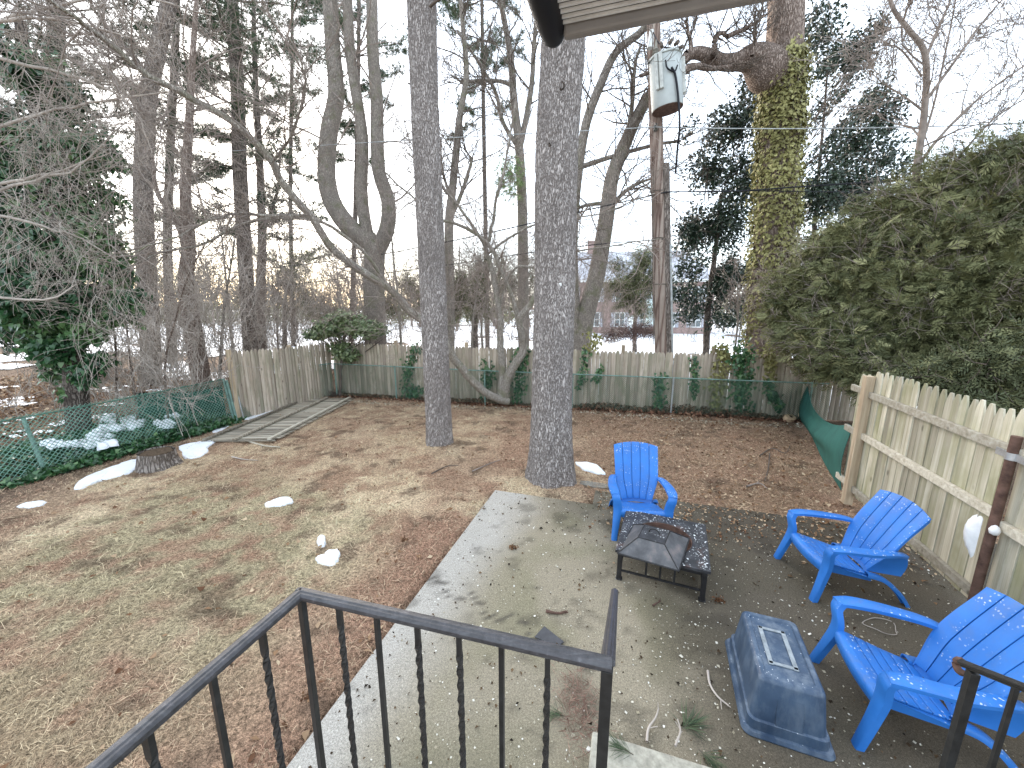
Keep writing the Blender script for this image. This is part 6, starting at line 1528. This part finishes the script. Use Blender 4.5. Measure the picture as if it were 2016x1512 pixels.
# straw blades
def blades(n, xr, yr, L, name, label):
    x = RG.uniform(*xr, n); y = RG.uniform(0, 1, n) ** 1.8 * (yr[1] - yr[0]) + yr[0]
    k = ~patio_in(x, y, -.0) & (fbm(x * 2.2, y * 2.2, 8) > .36); vis = (np.abs(x) < y * 1.55 + 1.2); k &= vis
    gl = (x - G0[0]) * gdir[1] - (y - G0[1]) * gdir[0]; k &= gl > -.1
    f = ((x - BC[0]) * FD[1] - (y - BC[1]) * FD[0]); k &= f > .0
    x, y = x[k], y[k]; n = len(x); a = RG.uniform(0, 2 * np.pi, n) ; l = RG.gamma(4, L / 4, n); el = np.abs(RG.normal(0, .28, n)); w = RG.uniform(.0007, .0014, n) * (1 + y * .16)
    z = yard_h(x, y) + .004; d = np.stack([np.cos(a) * np.cos(el), np.sin(a) * np.cos(el), np.sin(el)], 1); s_ = np.stack([-np.sin(a), np.cos(a), RG.normal(0, .4, n)], 1)
    p0 = np.stack([x, y, z], 1); mid = p0 + d * (l * .5)[:, None] + np.array((0, 0, .008)) + s_ * (RG.normal(0, .12, n) * l)[:, None]; tip = p0 + d * l[:, None]
    V = np.stack([p0 - s_ * w[:, None], p0 + s_ * w[:, None], mid + s_ * w[:, None], mid - s_ * w[:, None], tip], 1)
    F = np.array([(0, 1, 2), (0, 2, 3), (3, 2, 4)])[None] + (np.arange(n) * 5)[:, None, None]
    c = ground_albedo(x, y) ; j = RG.uniform(.45, 1.9, n)[:, None]; straw = np.array((.50, .41, .27)); mixk = (RG.uniform(0, 1, n) < .30)[:, None] * .5
    c = np.clip((c * (1 - mixk) + straw * mixk) * j, 0, .75)
    return tag(link(name, mesh_np(name, V.reshape(-1, 3), F.reshape(-1, 3), M['blade'], albedo=np.repeat(c, 5, 0))), label, kind='stuff')
M['blade'] = mat_vcol('dry_grass_blades', fine=20, amt=.1, rough=.8, bump=0, spec=.15)
blades(300000, (-9, 6.5), (1.0, 13.2), .055, 'grass', 'short dead straw-coloured grass blades matted over the lawn')
# dead leaves
def in_view(x, y): return np.abs(x) < y * 1.6 + .8
n = 16000; x = RG.uniform(-9, 7, n); y = RG.uniform(1.2, 13.2, n); u, v = pl(x, y); f = ((x - BC[0]) * FD[1] - (y - BC[1]) * FD[0])
w = .14 + 1.1 * sstep(1.0, 2.2, x) * sstep(4.5, 5.2, y) + 1.3 * sstep(.9, .2, np.abs(f - .3)) + .5 * sstep(1.0, .0, np.abs(u)) * (v < 0)
k = (RG.uniform(0, 1.3, n) < w) & (f > .02) & ~patio_in(x, y, -.02); x, y = x[k], y[k]
C = np.stack([x, y, yard_h(x, y) + .02], 1); tag(scatter('dead_leaves', LF + IV, C, RG.uniform(.03, .075, len(C)), rand_rot(len(C), up=(0, 0, 2.2)), M['dry_leaf']), 'brown and pale dead leaves scattered over the soil', kind='stuff')
# deeper leaf drifts along the far fence
n = 9000; t = RG.uniform(0, 1, n); x = BC[0] + FD[0] * FL * t; y = BC[1] + FD[1] * FL * t; hump = .06 + .22 * np.exp(-((t - .80) / .10) ** 2) + .16 * np.exp(-((t - .63) / .05) ** 2) + .10 * np.exp(-((t - .37) / .06) ** 2)
dd = np.abs(RG.normal(.12, .14, n)); x = x + off[0] * dd; y = y + off[1] * dd; C = np.stack([x, y, gh(x, y) + RG.uniform(0, 1, n) * hump * np.clip(1 - dd / .55, .05, 1) + .01], 1)
tag(scatter('leaf_drift', LF + IV, C, RG.uniform(.05, .10, n), rand_rot(n, up=(0, -.3, 1.4)), mat_leaf('rusty_drift_leaves', (.06, .03, .02), (.17, .08, .05), (.36, .22, .14), .85, .15), tone=RG.uniform(0, .8, n)), 'rusty leaf drift heaped along the foot of the far fence', kind='stuff')
# pale wood chips in a line before the drift
n = 1500; t = RG.uniform(0, 1, n); dd = RG.normal(.75, .12, n) + .15 * np.sin(t * 9); x = BC[0] + FD[0] * FL * t + off[0] * dd; y = BC[1] + FD[1] * FL * t + off[1] * dd
tag(scatter('wood_chips', LF, np.stack([x, y, yard_h(x, y) + .015], 1), RG.uniform(.03, .07, n), rand_rot(n, up=(0, 0, 2)), M['fleck'], tone=RG.uniform(0, .5, n)), 'pale chips and husks in a line along the far fence', kind='stuff')
# pale flecks and dark crumbs on the patio
n = 9500; u = RG.uniform(.05, 5.2, n); v = -RG.uniform(-.4, 1, n) ** 1 * 4.6; k = (v < -.03) | (u > 1.45); u, v = u[k], v[k]; dens = .25 + .9 * fbm(u * 1.2, v * 1.2, 6) * sstep(.1, .9, u); k = RG.uniform(0, 1, len(u)) < dens; u, v = u[k], v[k]
x = PO[0] + D2[0] * u + D1[0] * v; y = PO[1] + D2[1] * u + D1[1] * v; k = (y > .9) & (v < .44); x, y = x[k], y[k]; C = np.stack([x, y, (fbm(x * 1.5, y * 1.5, 21) - .5) * .012 + .006], 1)
tag(scatter('pale_flecks', [tmpl_leaf(.9, .05)], C, RG.gamma(2.5, .0034, len(C)) + .003, rand_rot(len(C), up=(0, 0, 3)), M['fleck']), 'pale seed-like flecks peppering the patio', kind='stuff')
n = 2600; u = RG.uniform(.0, 5.2, n); v = -RG.uniform(-.4, 1, n) * 4.6; k = (v < -.03) | (u > 1.45); u, v = u[k], v[k]; x = PO[0] + D2[0] * u + D1[0] * v; y = PO[1] + D2[1] * u + D1[1] * v; k = (v < .44); x, y = x[k], y[k]
C = np.stack([x, y, np.full(len(x), .010)], 1); tag(scatter('dark_crumbs', [tmpl_leaf(.7, .2)], C, RG.gamma(2.5, .006, len(C)) + .005, rand_rot(len(C), up=(0, 0, 1.5)), mat_leaf('dark_crumb', (.02, .016, .012), (.06, .04, .025), (.14, .09, .05), .9, .1)), 'dark leaf crumbs and bits on the patio', kind='stuff')
# litter spread on the slab near its far edge and around the step
n = 1700; u = RG.uniform(1.5, 5.2, n); v = RG.normal(.25, .42, n); k = v < .45; u, v = u[k], v[k]; x = PO[0] + D2[0] * u + D1[0] * v; y = PO[1] + D2[1] * u + D1[1] * v
tag(scatter('slab_edge_litter', LF, np.stack([x, y, np.full(len(x), .012)], 1), RG.uniform(.02, .06, len(x)), rand_rot(len(x), up=(0, 0, 2.2)), M['dry_leaf']), 'leaf litter creeping over the far edge of the patio', kind='stuff')
q = onz(1140, 1400); n = 700; C = np.stack([q[0] + RG.normal(0, .07, n), q[1] + RG.normal(.02, .14, n), RG.uniform(.005, .05, n)], 1)
ndl = (np.array([(0, 0, 0), (.02, .5, 0), (0, 1, 0), (-.02, .5, 0)], float), np.array([(0, 1, 2), (0, 2, 3)]))
tag(scatter('needle_litter', [ndl], C, RG.uniform(.05, .12, n), rand_rot(n, up=(0, 0, 1.4)), mat_leaf('red_needles', (.10, .05, .035), (.22, .12, .09), (.34, .22, .16), .8)), 'heap of reddish dry needles beside the bottom step', kind='stuff')
# pine cones
M['cone'] = mat_simple('pine_cone', (.10, .06, .04), .9, .1, var=.5, scale=40)
for i, (x_, y_, lab) in enumerate(((1010, 1080, 'curled brown leaf or cone on the patio, left of the fire pit'), (610, 1375, 'dark cone in the grass beside the slab edge, seen through the railing'), (795, 1065, 'dark clump in the lawn right of the snow lump'), (1258, 1088, 'small dark cone left of the fire pit leg'), (1415, 1185, 'dark leafy clump on the patio right of the fire pit'))):
    q = ong(x_, y_); u, v = pl(q[0], q[1]); q = onz(x_, y_, .0) if u > 0 else q; C = q[None] + RG.normal(0, 1, (60, 3)) * np.array((.022, .018, .012)) + np.array((0, 0, .022))
    tag(scatter('pine_cone', [tmpl_leaf(1.0, .2)], C, .022, rand_rot(60), M['dry_leaf'], tone=RG.uniform(0, .3, 60)), lab, 'cone', 'cones and clumps on the ground')

# woodland floor litter beyond the left fence
n = 14000; x = RG.uniform(-22, -5, n); y = RG.uniform(4.5, 18, n); gl = (x - G0[0]) * gdir[1] - (y - G0[1]) * gdir[0]; k = (gl < -.9) & in_view(x, y); x, y = x[k], y[k]
tag(scatter('woodland_litter', LF + IV, np.stack([x, y, gh(x, y) + .03 + RG.uniform(0, .06, len(x))], 1), RG.uniform(.06, .16, len(x)), rand_rot(len(x), up=(0, -.2, 1.5)), M['dry_leaf'], tone=np.clip(fbm(x, y, 4) * 1.2 - .1, 0, 1)), 'fallen leaves over the woodland floor left of the yard', kind='stuff')
T = Twigs()
for k in range(150):
    x = random.uniform(-14, -6.2); y = random.uniform(6.5, 13)
    if (x - G0[0]) * gdir[1] - (y - G0[1]) * gdir[0] > -2.2: continue
    grow(T, (x, y, float(gh(x, y))), (random.gauss(0, .6), random.gauss(0, .4), 1), random.uniform(.5, 1.5), .008, 2, wob=.25, up=-.02, kids=(2, 4), minr=.004)
tag(T.build('undergrowth', M['bark_red']), 'rusty tangled undergrowth beyond the left fence', kind='stuff')

# green sprig caught in the straight bare tree
q = at(1003, 350, 17.4); n = 260; C = q[None] + RG.normal(0, 1, (n, 3)) * np.array((.28, .2, .42))
tag(scatter('pine_sprig', NS, C, RG.uniform(.2, .34, n), rand_rot(n, up=(0, 0, .3), yaw_dir=(0, 0, -1)), mat_leaf('pale_green_needles', (.10, .16, .05), (.18, .26, .09), (.3, .38, .16)), tone=None), 'bright green needle spray hanging high between the two lawn pines', 'sprig')
